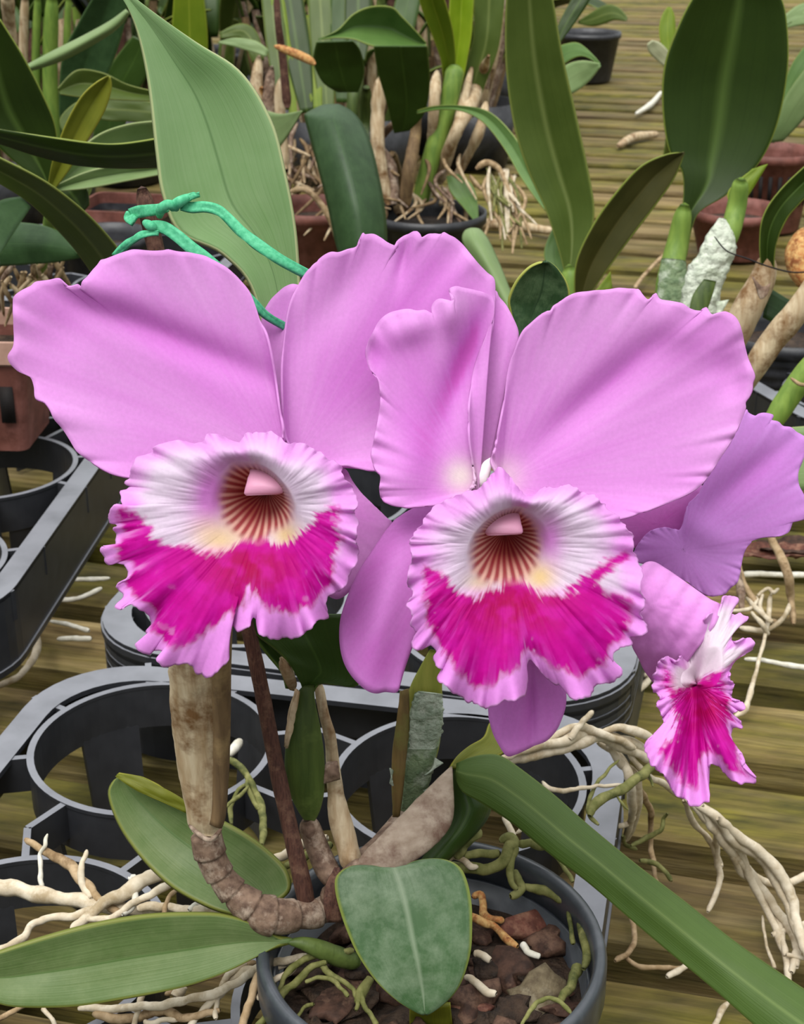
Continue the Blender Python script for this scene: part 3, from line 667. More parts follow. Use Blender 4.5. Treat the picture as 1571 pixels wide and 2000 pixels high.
radial('sepal', O, out, petal_d(.476, O, .008, (0, -.010), .0003, 2, 8, dents=[(740,1220,34,140,14,-.004)]), petal_col([(700,1150,30,90,25,.35),(740,1290,50,60,0,.3),(760,1150,24,110,20,-.3)], O, base=lin('da8eda'), deep=lin('cc66c6'), seed=8), FB, NT=240, NR=34)
O = (1040, 1240)
out = [(952,1330),(954,1380),(957,1410),(965,1435),(976,1457),(990,1476),(1008,1473),(1040,1458),(1068,1446),(1088,1424),(1100,1396),(1106,1368),(1103,1340),(1096,1300),(1085,1250),(1060,1200),(1000,1200),(965,1270)]
radial('sepal', O, out, petal_d(.474, O, .004, (0, .006), .0003, 2, 9, dents=[(1040,1380,10,90,0,.002)]), petal_col([(1035,1400,16,80,4,.2),(1040,1310,60,30,0,-.3)], O, base=lin('da8eda'), deep=lin('cc66c6'), seed=9), FB, NT=180, NR=26)
outB = [(885,972),(893,966),(905,963),(920,958),(935,952),(948,945),(960,928),(975,915),(985,921),(995,933),(1005,945),(1016,960),(1030,971),(1045,968),(1060,955),(1075,951),(1088,956),(1100,949),(1120,950),(1135,955),(1150,965),(1166,970),(1180,984),(1190,1000),(1205,1010),(1220,1030),(1236,1050),(1240,1075),(1245,1100),(1256,1125),(1250,1150),(1260,1175),(1250,1200),(1264,1226),(1256,1240),(1232,1245),(1236,1260),(1222,1264),(1206,1270),(1196,1284),(1202,1298),(1218,1311),(1205,1325),(1182,1334),(1166,1340),(1155,1355),(1135,1366),(1120,1368),(1108,1352),(1092,1336),(1074,1328),(1058,1314),(1046,1296),(1036,1286),(1028,1300),(1030,1330),(1024,1356),(1010,1368),(985,1371),(965,1380),(950,1384),(935,1376),(915,1370),(898,1358),(885,1350),(870,1338),(855,1325),(863,1311),(850,1300),(846,1286),(856,1275),(845,1262),(830,1265),(812,1270),(805,1255),(813,1237),(800,1220),(806,1200),(797,1180),(806,1160),(795,1140),(801,1110),(804,1085),(800,1060),(812,1040),(825,1018),(838,1003),(852,988),(870,979)]
rimB = [(1003,988),(980,995),(955,1010),(930,1035),(915,1065),(913,1100),(925,1130),(955,1150),(990,1155),(1030,1145),(1060,1115),(1075,1075),(1070,1035),(1050,1008),(1025,990)]
magB = [(825,1095),(835,1105),(860,1120),(890,1148),(925,1170),(942,1162),(955,1150),(975,1148),(985,1115),(1002,1118),(1035,1148),(1062,1162),(1085,1156),(1125,1160),(1110,1148),(1150,1120),(1180,1095),(1235,1070),(1235,1085),(1195,1115),(1165,1140),(1190,1160),(1240,1168),(1232,1200),(1230,1235),(1205,1265),(1180,1300),(1130,1325),(1080,1300),(1050,1275),(1030,1270),(1005,1300),(975,1335),(930,1345),(895,1315),(868,1280),(845,1240),(830,1200),(830,1150)]
thrB = [(1003,990),(975,998),(948,1015),(925,1045),(914,1080),(918,1115),(935,1138),(965,1145),(985,1140),(1005,1140),(1030,1135),(1052,1105),(1062,1070),(1052,1030),(1035,1005),(1018,990)]
def profB(s, ang, x, y):
    up = np.clip(-np.sin(ang), 0, 1); dn = np.clip(np.sin(ang), 0, 1); lf = np.clip(-np.cos(ang), 0, 1); rt = np.clip(np.cos(ang), 0, 1)
    rimd = .004*dn+.006*rt-.004*lf-.004*up
    return rimd-.006*np.sin(np.minimum(s, 1)*PI)*(up+.3*lf+.6*rt)+s*.007*up+s*.004*rt-dn*(.020*s-.016*s**2)+.004*s*lf
lip(FB, (988, 1062), rimB, outB, .447, magB, thrB, (985, 1035), [(935,1140,26,.6),(1055,1128,30,.95),(1030,1110,20,.4)], profB, 23, cri=(1000,1185,110,60),
    pinks=[(1075,1050,26,50,0,.85),(840,1080,40,50,0,.5),(900,1000,60,24,-20,.6),(975,935,22,26,0,.6),(1200,1060,40,60,0,.4),(1000,960,30,18,0,.4)], deepoff=(-2, -28))
column(FB, [(960,985),(950,1005),(942,1022),(945,1038),(953,1046)], [(1005,980),(1013,1000),(1019,1022),(1021,1040),(1012,1044)], [.457, .454, .451, .4495, .451])
# --- right flower seen from the side
O = (1335, 1075)
out = [(1335,1040),(1338,1012),(1345,985),(1370,958),(1390,915),(1415,870),(1445,820),(1458,800),(1462,806),(1475,812),(1482,808),(1494,806),(1511,811),(1506,820),(1520,823),(1530,832),(1545,834),(1556,843),(1568,850),(1580,860),(1574,885),(1562,915),(1559,935),(1562,950),(1570,965),(1578,985),(1577,1010),(1566,1015),(1550,1018),(1546,1027),(1540,1040),(1522,1048),(1511,1045),(1500,1045),(1480,1050),(1466,1060),(1455,1075),(1450,1092),(1445,1122),(1440,1138),(1427,1148),(1416,1160),(1400,1164),(1385,1164),(1368,1156),(1340,1135),(1300,1115),(1268,1102),(1236,1095),(1240,1075),(1258,1048),(1275,1035),(1300,1030),(1320,1035)]
radial('petal', O, out, petal_d(.500, O, .002, (.004, .004), .0009, 8, 10, dents=[(1460,930,120,26,-40,.003),(1380,1040,60,30,30,-.002)]), petal_col([(1470,930,130,40,-30,.3),(1520,860,60,40,0,-.1),(1380,1090,90,50,20,-.2)], O, base=lin('d498e0'), deep=lin('cc78d0'), seed=10), FC, NT=360, NR=36)
O = (1285, 1025)
out = [(1170,1010),(1220,1000),(1290,975),(1340,955),(1372,948),(1384,960),(1370,985),(1350,1010),(1345,1045),(1310,1070),(1240,1070),(1190,1050)]
radial('sepal', O, out, petal_d(.508, O, .001, (0, 0), .0003, 2, 12), petal_col([(1290,1010,90,40,0,.7)], O, base=lin('e094de'), deep=lin('d878cc'), seed=12), FC, NT=120, NR=14)
O = (1275, 1180)
out = [(1272,1097),(1300,1111),(1338,1137),(1366,1157),(1388,1172),(1408,1184),(1400,1215),(1375,1250),(1345,1290),(1325,1330),(1300,1345),(1280,1335),(1262,1312),(1248,1285),(1234,1255),(1225,1210),(1230,1150),(1250,1110)]
def dtube(x, y, r, t):
    u = ((x-1275)*.45+(y-1180)*-.89)/90
    return .474+.010*np.abs(u)**2+.0012*(fbm(x/26, y/26, 40)-.5)+.0006*np.sin(x/7+y/11)*r
radial('lip_tube', O, out, dtube, petal_col([(1300,1200,60,70,0,.15),(1250,1290,30,50,30,-.3),(1340,1160,60,14,30,-.4)], O, base=lin('e8a4e4'), deep=lin('e088dc'), seed=13), FC, NT=180, NR=28)
outC = [(1408,1186),(1413,1165),(1424,1160),(1437,1165),(1443,1172),(1436,1182),(1427,1194),(1440,1200),(1458,1205),(1461,1210),(1450,1217),(1436,1222),(1427,1235),(1428,1250),(1445,1250),(1460,1246),(1470,1252),(1471,1264),(1460,1275),(1440,1285),(1428,1300),(1425,1328),(1436,1334),(1435,1345),(1428,1348),(1430,1368),(1448,1370),(1456,1382),(1441,1390),(1432,1400),(1448,1410),(1451,1424),(1440,1421),(1430,1430),(1430,1450),(1436,1470),(1450,1474),(1455,1485),(1450,1495),(1464,1510),(1478,1521),(1455,1531),(1432,1524),(1416,1510),(1406,1497),(1395,1492),(1386,1496),(1385,1512),(1384,1540),(1384,1568),(1352,1572),(1332,1560),(1314,1546),(1310,1535),(1300,1520),(1285,1505),(1271,1490),(1261,1462),(1265,1446),(1280,1436),(1293,1425),(1296,1410),(1288,1390),(1285,1375),(1292,1362),(1284,1355),(1275,1345),(1278,1328),(1280,1310),(1288,1288),(1304,1281),(1320,1290),(1331,1275),(1345,1245),(1372,1212),(1392,1196)]
rimC = [(1350,1300),(1375,1270),(1405,1265),(1410,1300),(1400,1335),(1375,1345),(1350,1345),(1330,1335),(1332,1315)]
magC = [(1283,1300),(1300,1305),(1318,1322),(1332,1338),(1355,1330),(1390,1318),(1425,1290),(1450,1270),(1435,1330),(1430,1380),(1440,1430),(1440,1480),(1462,1520),(1420,1508),(1402,1480),(1385,1470),(1368,1500),(1360,1540),(1330,1530),(1300,1490),(1285,1462),(1312,1440),(1318,1410),(1308,1370),(1296,1345)]
def profC(s, ang, x, y):
    crease = np.exp(-((x-1350+ (y-1340)*-.06)/26)**2)
    return -.004+.010*crease-.010*sst(1300, 1500, y)+.006*s*sst(1350, 1450, x)+.004*sst(1330, 1180, y)
def exC(col, X, Y, ED, A, rad):
    wz = sst(8, -8, (Y-(1338-(X-1335)*.42))+(fbm(X/10, Y/10, 5)-.5)*22)*sst(1300, 1330, X)
    bl_ = 1-sst(8, -8, (Y-(1338-(X-1335)*.42)))
    light = sst(.25, .45, col[..., 1])
    col = mixc(col, EDG, bl_*light*.9)
    return mixc(col, mixc(lin('ecdcec'), lin('e4d0d8'), X*0+.5), wz*sst(8, 40, ED))
lip(FC, (1362, 1335), rimC, outC, .474, magC, [(1300,1300)]*3, (1345, 1340), [(1345,1320,20,.4)], profC, 37, NT=520, cri=(1375,1380,60,50), border=20, deep=.004, extra=exC, pinks=[(1320,1250,40,50,0,.5)])
# pedicels behind the blooms
tube('flower_stalk', [(566,905,.488,8),(580,1020,.53,9),(600,1180,.575,9),(606,1330,.59,10)], STEMG, OR, 30)
tube('flower_stalk', [(965,950,.476,8),(930,1090,.53,9),(850,1160,.55,9),(740,1240,.585,10),(625,1320,.592,11)], STEMG, OR, 30)
tube('flower_stalk', [(1325,1085,.505,7),(1200,1130,.53,8),(1040,1130,.545,8),(900,1150,.555,9),(740,1240,.588,9)], STEMG, OR, 30)

# ------------------------------------------------------------------ foliage, bulbs and roots of the potted orchid
def zp(*pts): return [(x, y, float(Dg(x, y, z)), r) for x, y, z, r in pts]
# tall leaf behind the left flower
rails('leaf', [(600,1290),(556,1000),(545,900),(505,600),(440,500),(352,455),(318,380),(306,300),(290,160),(268,60),(240,-4),(222,-40)],
      [(612,1290),(600,1000),(592,850),(588,640),(583,520),(575,430),(556,330),(530,235),(470,140),(380,80),(262,-4),(226,-40)], [.56, .55, .54, .535, .525, .515], L_BIG, OR, n=90, m=21, fold=.006, bow=-.002, thick=.0016)
# left low leaves
rails('leaf', [(570,1836),(540,1828),(500,1806),(450,1789),(400,1783),(300,1786),(200,1801),(100,1826),(0,1858),(-60,1880)],
      [(570,1838),(540,1850),(500,1870),(430,1904),(350,1930),(250,1950),(150,1965),(60,1967),(0,1960),(-60,1930)], [.572, .56, .55, .545], L_LOW, OR, n=70, m=21, fold=.005, thick=.0018)
rails('leaf', [(506,1795),(450,1785),(400,1768),(340,1735),(290,1690),(250,1640),(225,1595),(212,1550),(222,1525),(236,1515)],
      [(520,1778),(545,1756),(566,1735),(560,1702),(535,1672),(490,1636),(440,1607),(370,1570),(290,1526),(245,1513)], [.59, .60, .61, .61], L_LOW, OR, n=60, m=21, fold=.004, bow=-.003, thick=.0018)
rails('leaf_edge', [(226,1517),(270,1545),(320,1568),(365,1588)], [(232,1510),(280,1518),(330,1545),(372,1572)], [.602, .598, .60], L_YEL, OR, n=20, m=7, thick=.001)
# speckled heart leaf in front
rails('leaf', [(772,1716),(745,1698),(712,1694),(680,1697),(658,1712),(656,1740),(666,1782),(680,1822),(700,1865),(735,1915),(775,1952),(810,1972),(828,1979)],
      [(776,1716),(795,1692),(830,1682),(870,1682),(897,1694),(912,1722),(921,1765),(922,1810),(918,1860),(902,1912),(880,1945),(850,1970),(832,1979)], [.562, .552, .545, .545, .55], L_HEART, OR, n=64, m=25, fold=.003, bow=.003, thick=.0018, notch=62)
rails('leaf', [(800,1965),(800,2010)], [(880,1960),(885,2010)], [.56, .57], L_YEL, OR, n=10, m=7, thick=.0015)
# long right leaf
rails('leaf', [(893,1520),(905,1545),(930,1560),(960,1578),(1010,1612),(1080,1670),(1150,1722),(1230,1792),(1310,1860),(1400,1935),(1480,2005),(1560,2070)],
      [(893,1492),(915,1483),(945,1476),(978,1478),(1020,1506),(1080,1553),(1150,1615),(1230,1680),(1330,1757),(1430,1838),(1530,1908),(1640,1980)], [.60, .595, .58, .565, .55, .535, .52], L_STRAP, OR, n=90, m=21, fold=-.0045, tilt=.003, bow=0, thick=.0018)
rails('leaf', [(878,1500),(892,1478),(915,1458),(945,1440),(955,1415),(965,1400)], [(900,1500),(930,1490),(960,1480),(985,1468),(985,1440),(980,1400)], [.60, .61, .62, .63], L_YEL, OR, n=24, m=9, fold=.003)
rails('leaf', [(890,1498),(880,1560),(868,1610),(845,1650),(818,1690)], [(905,1498),(945,1560),(958,1580),(935,1620),(858,1695)], [.605, .61, .605, .60], L_DARK, OR, n=24, m=11, fold=-.006, bow=.004)
# dark leaf behind the lips
rails('leaf', [(594,1352),(585,1330),(560,1290),(530,1262),(496,1236),(480,1200)], [(612,1352),(625,1336),(660,1338),(700,1338),(705,1290),(690,1200)], [.566, .56, .555, .55], L_DARK, OR, n=30, m=15, fold=.004, bow=-.004)
rails('leaf', [(560,1345),(548,1310),(520,1275),(492,1238)], [(572,1345),(566,1300),(545,1262),(510,1234)], [.572, .57, .565], L_DARK, OR, n=16, m=9, fold=.003)
rails('dry_sheath', [(566,1345),(552,1320),(546,1300),(548,1284)], [(576,1348),(580,1335),(570,1305),(550,1284)], [.568, .56, .558], DRYTAN, OR, n=14, m=7)
rails('dry_sheath', [(556,1455),(560,1420),(566,1385),(578,1345)], [(560,1462),(572,1425),(578,1390),(584,1350)], [.566, .563, .56], DRYTAN, OR, n=14, m=7)
inflate('pseudobulb', [(596,1338),(583,1350),(578,1380),(562,1430),(556,1490),(562,1540),(580,1580),(596,1605)], [(614,1338),(616,1370),(626,1420),(634,1480),(634,1540),(628,1575),(620,1595),(612,1608)], [.564, .568, .576, .585], BULBG, OR, ratio=.4)
tube('pseudobulb', [(600,1600,.585,20),(618,1650,.588,22),(640,1700,.585,24),(660,1725,.582,20)], RHIZ, OR, 20, 14)
tube('pseudobulb', [(622,1333,.572,9),(632,1390,.574,10),(645,1440,.578,12),(650,1490,.582,14),(655,1540,.585,17),(662,1590,.586,20),(678,1650,.585,22),(690,1700,.582,20)], DRYTAN, OR, 50, 14, rnoise=.2)
rails('dry_sheath', [(640,1490),(634,1500),(632,1530)], [(660,1488),(662,1500),(664,1520)], [.576, .574, .577], RHIZ, OR, n=10, m=7)
# big tan pseudobulb
inflate('pseudobulb', [(334,1220),(330,1300),(332,1380),(340,1450),(350,1520),(362,1580),(368,1610),(376,1625)], [(448,1220),(447,1300),(446,1400),(444,1480),(440,1550),(437,1600),(434,1618),(430,1632)], [.515, .53, .545, .555, .562], DRYTAN, OR, n=60, k=28, ratio=.75, rn=.06, seed=2)
rails('dry_sheath', [(414,1215),(411,1300),(408,1380),(412,1450),(416,1520),(416,1580),(412,1610)], [(452,1215),(449,1300),(448,1400),(446,1480),(442,1550),(438,1596),(430,1618)], [.506, .52, .535, .545, .553], DRYDK, OR, n=40, m=9, bow=.006, thick=.0012)
tube('sheath_ring', [(370,1612,.553,4),(392,1632,.546,5),(412,1640,.545,5),(432,1620,.551,4)], RHIZ, OR, 20, 8)
tube('rhizome', [(402,1625,.565,33),(410,1665,.567,29),(425,1700,.569,27),(450,1735,.570,29),(482,1765,.570,34),(515,1785,.571,38),(550,1790,.573,38),(585,1786,.577,32),(618,1783,.58,30),(660,1760,.585,28)], RHIZ, OR, 110, 18, rnoise=.25, rings=8)
# papery grey sheath
inflate('dry_sheath', [(690,1702),(705,1672),(745,1630),(790,1585),(835,1540),(868,1508),(882,1496)], [(742,1708),(765,1702),(800,1688),(845,1655),(876,1622),(887,1580),(884,1498)], [.572, .578, .588, .596, .60], SLUG, OR, n=50, k=26, ratio=.42, rn=.05)
tube('rhizome', [(640,1760,.58,26),(668,1735,.575,24),(690,1705,.574,20),(712,1690,.577,20)], RHIZ, OR, 20, 14, rnoise=.3)
rails('dry_sheath', [(640,1800),(632,1760),(640,1720),(655,1695)], [(668,1800),(662,1760),(668,1730),(662,1695)], [.566, .562, .568], STAKE, OR, n=16, m=7)
# wrapped pseudobulb and its young leaf
inflate('pseudobulb', [(840,1268),(822,1300),(800,1345),(790,1400),(784,1470),(776,1540),(776,1590)], [(850,1270),(862,1300),(864,1345),(864,1400),(858,1460),(840,1520),(818,1590)], [.60, .605, .61, .615, .62], BULBY, OR, ratio=.4)
rails('dry_sheath', [(782,1350),(776,1400),(768,1460),(766,1530),(768,1595)], [(798,1345),(800,1400),(796,1460),(788,1530),(780,1595)], [.60, .602, .606, .612], STRIPBR, OR, n=24, m=7)
inflate('tape_wrap', [(812,1352),(802,1390),(798,1430),(792,1470),(788,1530),(782,1590)], [(862,1360),(864,1400),(860,1440),(852,1480),(838,1530),(820,1585)], [.602, .605, .608, .612, .618], TAPEG, OR, ratio=.42, rn=.12, seed=5, n=60, k=30)
inflate('tape_wrap', [(815,1350),(804,1385),(800,1430),(800,1462)], [(864,1356),(866,1390),(862,1430),(850,1462)], [.598, .600, .603, .606], TAPE, OR, ratio=.42, rn=.2, seed=6, n=50, k=34)
for a, b_, c_, d_ in (((866,1490),(850,1480),(845,1510),(828,1515)), ((870,1545),(845,1535),(828,1545),(835,1560)), ((762,1500),(768,1505),(762,1530),(768,1535))):
    rails('tape_flap', [a, b_], [d_, c_], [.60, .604], TAPE, OR, n=6, m=5, thick=.0006)
tube('rhizome', [(690,1690,.59,16),(730,1660,.60,18),(775,1615,.615,22),(800,1590,.62,20)], RHIZ, OR, 24, 12, rnoise=.3)
tube('leaf_joint', [(562,1840,.572,6),(590,1842,.573,12),(620,1852,.575,18),(660,1868,.58,20),(700,1880,.585,18)], BULBG, OR, 24, 12)
# --- roots
def root(pts, mat=ROOTW, n=60, rn=.25, wob=.003): return tube('root', pts, mat, OR, n, 9, rnoise=rn, seed=random.randint(0, 999), wob=wob)
def rz(*pts, mat=ROOTW, n=60, **k): return root(zp(*pts), mat, n, **k)
# left bundle over the tray
rz((-20,1728,.095,15),(60,1742,.095,15),(130,1755,.096,14),(190,1770,.098,12),(300,1778,.10,10),(420,1785,.104,9),(560,1800,.11,9))
rz((-10,1862,.10,7),(45,1835,.10,8),(65,1805,.10,9),(110,1796,.10,8),(180,1778,.102,8),(240,1745,.104,9),(300,1712,.108,10),(325,1706,.108,6), n=80)
rz((140,1812,.10,9),(190,1775,.103,11),(245,1742,.106,13),(290,1716,.108,13),(330,1704,.11,11))
rz((50,1638,.10,6),(100,1668,.10,8),(140,1690,.10,10),(165,1728,.10,10),(200,1762,.10,8),(235,1785,.10,7), mat=ROOTT)
rz((94,1630,.105,3),(88,1645,.105,4),(76,1668,.10,4),(80,1700,.095,5),(84,1735,.09,5), mat=ROOTS, n=30)
rz((166,1664,.11,5),(158,1690,.108,6),(156,1712,.105,7),(168,1745,.10,7),(176,1758,.10,5), n=30)
rz((248,1712,.105,3),(252,1716,.105,4),(262,1710,.106,5),(266,1740,.105,6),(262,1770,.104,6),(240,1790,.104,6), mat=ROOTS, n=30)
rz((330,1720,.11,8),(300,1745,.108,8),(270,1760,.106,8),(220,1790,.104,8),(160,1800,.10,6), n=50)
rz((352,1740,.108,4),(330,1752,.108,5),(322,1785,.106,5),(318,1800,.105,4), mat=ROOTT, n=24)
rz((270,1775,.104,9),(330,1774,.105,9),(400,1780,.107,9),(470,1788,.11,8), n=40)
rz((365,1780,.107,7),(395,1765,.108,6),(430,1770,.11,6),(500,1790,.112,6), mat=ROOTS, n=40)
# behind the pot: bundle from the left centre
rz((530,1680,.10,8),(560,1665,.105,9),(600,1648,.11,9),(640,1636,.115,9))
rz((560,1690,.11,8),(600,1672,.112,8),(650,1655,.116,8), mat=ROOTG)
rz((445,1485,.085,6),(470,1500,.085,7),(486,1525,.083,7),(505,1560,.08,8),(516,1600,.08,8),(510,1650,.085,6), mat=ROOTG)
rz((486,1522,.083,4),(485,1545,.082,5),(505,1580,.08,5), mat=ROOTG, n=24)
rz((486,1525,.083,4),(460,1548,.082,4),(452,1575,.08,5),(454,1610,.08,4), mat=ROOTG, n=24)
rz((440,1580,.085,4),(470,1552,.085,4),(486,1535,.084,3), mat=ROOTG, n=20)
rz((444,1476,.06,8),(458,1462,.06,9),(470,1446,.06,8), mat=ROOTS, n=12, wob=0)
# bottom bundle under the low leaf
for k, pts in enumerate([
    [(160,1968,.08,7),(250,1966,.085,8),(330,1962,.09,9),(420,1940,.095,9),(500,1900,.10,8),(560,1880,.105,8)],
    [(180,1985,.08,8),(240,1990,.08,10),(320,1975,.085,9),(370,1985,.088,8),(425,1975,.09,6)],
    [(260,2010,.08,6),(275,1960,.085,6),(280,1930,.09,6)],
    [(370,2010,.085,7),(410,1960,.09,8),(470,1905,.098,9),(530,1880,.105,8),(600,1870,.11,7)],
    [(320,1945,.088,6),(380,1920,.09,7),(440,1895,.098,8),(500,1880,.10,7)],
    [(420,1990,.09,5),(422,1950,.092,5),(440,1910,.098,6),(480,1885,.10,6)],
    [(345,1950,.088,12),(352,1935,.09,12),(360,1922,.092,10)],
    [(470,2010,.095,9),(490,1960,.10,9),(500,1920,.105,9),(525,1890,.108,9)],
    [(505,1950,.10,6),(520,1925,.105,7),(560,1905,.108,7),(585,1880,.11,6)],
    [(280,1995,.083,6),(300,2000,.083,6),(420,1975,.09,5)],
    [(0,1990,.07,5),(40,1965,.075,5),(60,1960,.08,4)], [(85,1968,.075,5),(100,1990,.075,5),(105,2010,.072,5)]]):
    rz(*pts, mat=ROOTT if k % 3 == 1 else ROOTW)
for pts in [[(500,2005,.10,7),(540,1960,.104,7),(580,1915,.108,7),(610,1890,.112,7),(640,1880,.114,6)],
            [(545,1930,.106,5),(560,1900,.11,6),(590,1875,.112,6),(620,1862,.114,7),(690,1860,.112,6)],
            [(625,1885,.112,6),(650,1905,.11,6),(690,1935,.108,5),(700,1975,.106,5)],
            [(530,1975,.10,3),(570,1990,.10,3),(590,1965,.10,4),(610,1960,.102,4)],
            [(705,1940,.108,5),(715,1970,.106,5),(735,2000,.104,5)],
            [(600,1915,.11,4),(640,1915,.11,5),(680,1945,.108,4)],
            [(720,1910,.11,8),(705,1935,.108,10),(698,1960,.106,8)]]:
    rz(*pts, mat=ROOTG)
# inside the pot, right
for pts, mt in [([(890,1680,.125,10),(905,1655,.13,11),(925,1634,.133,11),(940,1628,.133,9)], ROOTG),
                ([(866,1682,.125,5),(890,1670,.126,7),(915,1690,.126,6),(930,1690,.125,5)], ROOTW),
                ([(905,1668,.127,8),(940,1662,.127,9),(975,1665,.127,8)], ROOTG),
                ([(880,1690,.12,9),(930,1700,.122,12),(980,1680,.126,11),(1003,1650,.13,12),(995,1636,.132,9),(975,1645,.13,8)], ROOTG),
                ([(1003,1650,.13,10),(1000,1690,.124,9),(1000,1720,.12,7),(1012,1735,.118,6)], ROOTG),
                ([(1010,1645,.13,8),(1050,1648,.13,10),(1070,1655,.128,7),(1085,1672,.125,5),(1105,1695,.122,5),(1122,1722,.12,5)], ROOTG),
                ([(1000,1700,.118,9),(1012,1720,.116,8),(1018,1735,.114,8),(1000,1752,.113,7)], ROOTG),
                ([(1020,1730,.114,8),(1060,1742,.113,9),(1090,1758,.113,8),(1120,1765,.113,9),(1132,1795,.112,9),(1140,1840,.112,8),(1145,1870,.112,8),(1140,1890,.112,7)], ROOTG),
                ([(1112,1770,.112,5),(1116,1810,.112,5),(1120,1840,.11,5)], ROOTG),
                ([(1128,1885,.108,12),(1125,1905,.108,11),(1105,1935,.108,10),(1092,1958,.108,7)], ROOTG),
                ([(925,1755,.105,7),(940,1750,.106,8),(942,1780,.105,9),(960,1795,.105,8),(985,1800,.104,7)], ROOTO),
                ([(920,1790,.106,7),(950,1806,.106,9),(970,1812,.105,8),(990,1830,.105,8),(1010,1843,.105,7)], ROOTO),
                ([(1020,1845,.106,8),(1035,1858,.106,7),(1060,1868,.105,6)], ROOTS),
                ([(920,1865,.106,6),(945,1868,.106,8),(962,1875,.106,6)], ROOTW),
                ([(912,1900,.106,6),(930,1915,.106,8),(950,1935,.106,8),(970,1942,.106,6)], ROOTW),
                ([(1020,2005,.118,4),(1045,1965,.12,5),(1070,1950,.121,5),(1095,1960,.12,5),(1112,1985,.118,4)], ROOTG)]:
    rz(*pts, mat=mt, n=40)
rz((980,1592,.13,6),(995,1615,.132,6),(1005,1632,.132,7), mat=ROOTW, n=16)
rz((1010,1625,.132,3),(1018,1616,.133,4),(1010,1608,.133,3), mat=ROOTW, n=12)
# right bundle arching over the tray
A_ = [(975,1486,.135,6),(1040,1460,.135,9),(1100,1448,.133,10),(1150,1432,.13,10),(1200,1440,.125,10),(1250,1462,.115,9),(1290,1490,.10,8)]
rz(*A_)
rz((985,1490,.13,8),(1050,1476,.13,10),(1110,1462,.128,11),(1170,1440,.127,12),(1230,1462,.118,10),(1275,1480,.108,10), n=70)
rz((1030,1470,.132,7),(1080,1440,.134,8),(1140,1418,.135,9),(1180,1435,.13,8),(1240,1458,.12,7))
rz((1172,1432,.128,6),(1200,1424,.13,8),(1240,1430,.126,9),(1270,1445,.12,7))
rz((1116,1445,.134,7),(1135,1420,.138,7),(1150,1400,.142,7),(1160,1390,.144,5), n=24)
rz((1190,1450,.12,7),(1215,1485,.11,8),(1240,1510,.10,8),(1250,1560,.08,8),(1240,1600,.05,7),(1225,1640,.03,6))
rz((1165,1452,.12,6),(1210,1480,.11,8),(1235,1530,.10,9),(1235,1590,.07,8),(1220,1650,.03,5))
rz((1230,1470,.115,6),(1260,1510,.10,7),(1310,1545,.07,7),(1350,1570,.05,7))
rz((1060,1525,.12,4),(1075,1538,.118,5),(1110,1540,.116,5),(1150,1535,.115,4),(1210,1530,.112,4), n=30)
rz((1150,1590,.11,7),(1165,1565,.112,10),(1200,1545,.113,10),(1240,1525,.113,9),(1275,1495,.113,9), mat=ROOTG)
rz((1210,1482,.115,3),(1190,1505,.114,3),(1165,1530,.112,4),(1150,1560,.11,4),(1152,1590,.108,5),(1170,1612,.106,4), mat=ROOTG, n=30)
rz((1265,1500,.11,3),(1275,1520,.108,3),(1278,1535,.106,3), mat=ROOTG, n=12)
rz((1195,1545,.112,2),(1220,1570,.11,3),(1232,1580,.108,2), mat=ROOTG, n=14)
rz((1170,1615,.07,4),(1215,1612,.06,5),(1238,1600,.06,5),(1235,1575,.06,5),(1240,1540,.08,6), n=30)
rz((1240,1530,.09,6),(1258,1560,.06,7),(1272,1590,.04,6),(1275,1650,.015,5),(1278,1700,.01,5),(1285,1730,.008,4), mat=ROOTT)
rz((1230,1655,.04,4),(1260,1640,.04,5),(1290,1625,.045,5),(1295,1600,.05,4),(1303,1588,.055,3), mat=ROOTG, n=30)
rz((1250,1680,.02,5),(1290,1690,.015,5),(1312,1725,.01,4), mat=ROOTG, n=24)
rz((1215,1630,.06,5),(1220,1650,.04,5),(1240,1660,.03,4), mat=ROOTG, n=16)
# thick white roots falling to the right
for pts in [[(1340,1560,.08,8),(1390,1590,.075,10),(1430,1640,.06,11),(1490,1680,.045,12),(1530,1750,.03,11),(1560,1820,.02,11),(1600,1880,.015,10)],
            [(1350,1565,.08,8),(1385,1600,.07,10),(1420,1650,.055,10),(1460,1700,.035,10),(1510,1760,.02,8),(1550,1830,.012,8),(1560,1890,.01,7)],
            [(1370,1570,.08,6),(1395,1620,.065,8),(1440,1660,.05,8),(1470,1720,.03,8),(1500,1780,.015,8),(1530,1850,.01,8),(1540,1920,.008,7)],
            [(1400,1595,.075,8),(1450,1640,.06,9),(1510,1690,.045,11),(1545,1760,.03,10),(1571,1840,.02,9),(1590,1900,.02,8)],
            [(1430,1665,.05,6),(1450,1700,.035,7),(1490,1740,.02,7),(1520,1800,.012,7),(1535,1870,.01,6)],
            [(1335,1560,.08,5),(1350,1600,.06,6),(1380,1640,.04,6),(1405,1680,.02,6),(1412,1692,.018,4)],
            [(1360,1565,.07,4),(1390,1610,.06,6),(1400,1660,.03,6),(1405,1720,.012,6),(1385,1780,.008,5)],
            [(1460,1690,.03,5),(1485,1720,.015,7),(1530,1728,.01,7),(1590,1705,.01,7)],
            [(1490,1790,.01,3),(1500,1840,.008,3),(1515,1890,.008,4)],
            [(1510,1822,.012,6),(1550,1810,.012,8),(1590,1800,.01,8)],
            [(1540,1868,.012,4),(1580,1870,.012,5)],[(1545,1900,.01,7),(1555,1870,.01,8),(1565,1850,.01,7)]]:
    rz(*pts)
rz((1228,1775,.01,5),(1238,1800,.01,6),(1240,1840,.01,6),(1228,1865,.01,6),(1200,1875,.012,6), mat=ROOTT, n=30)
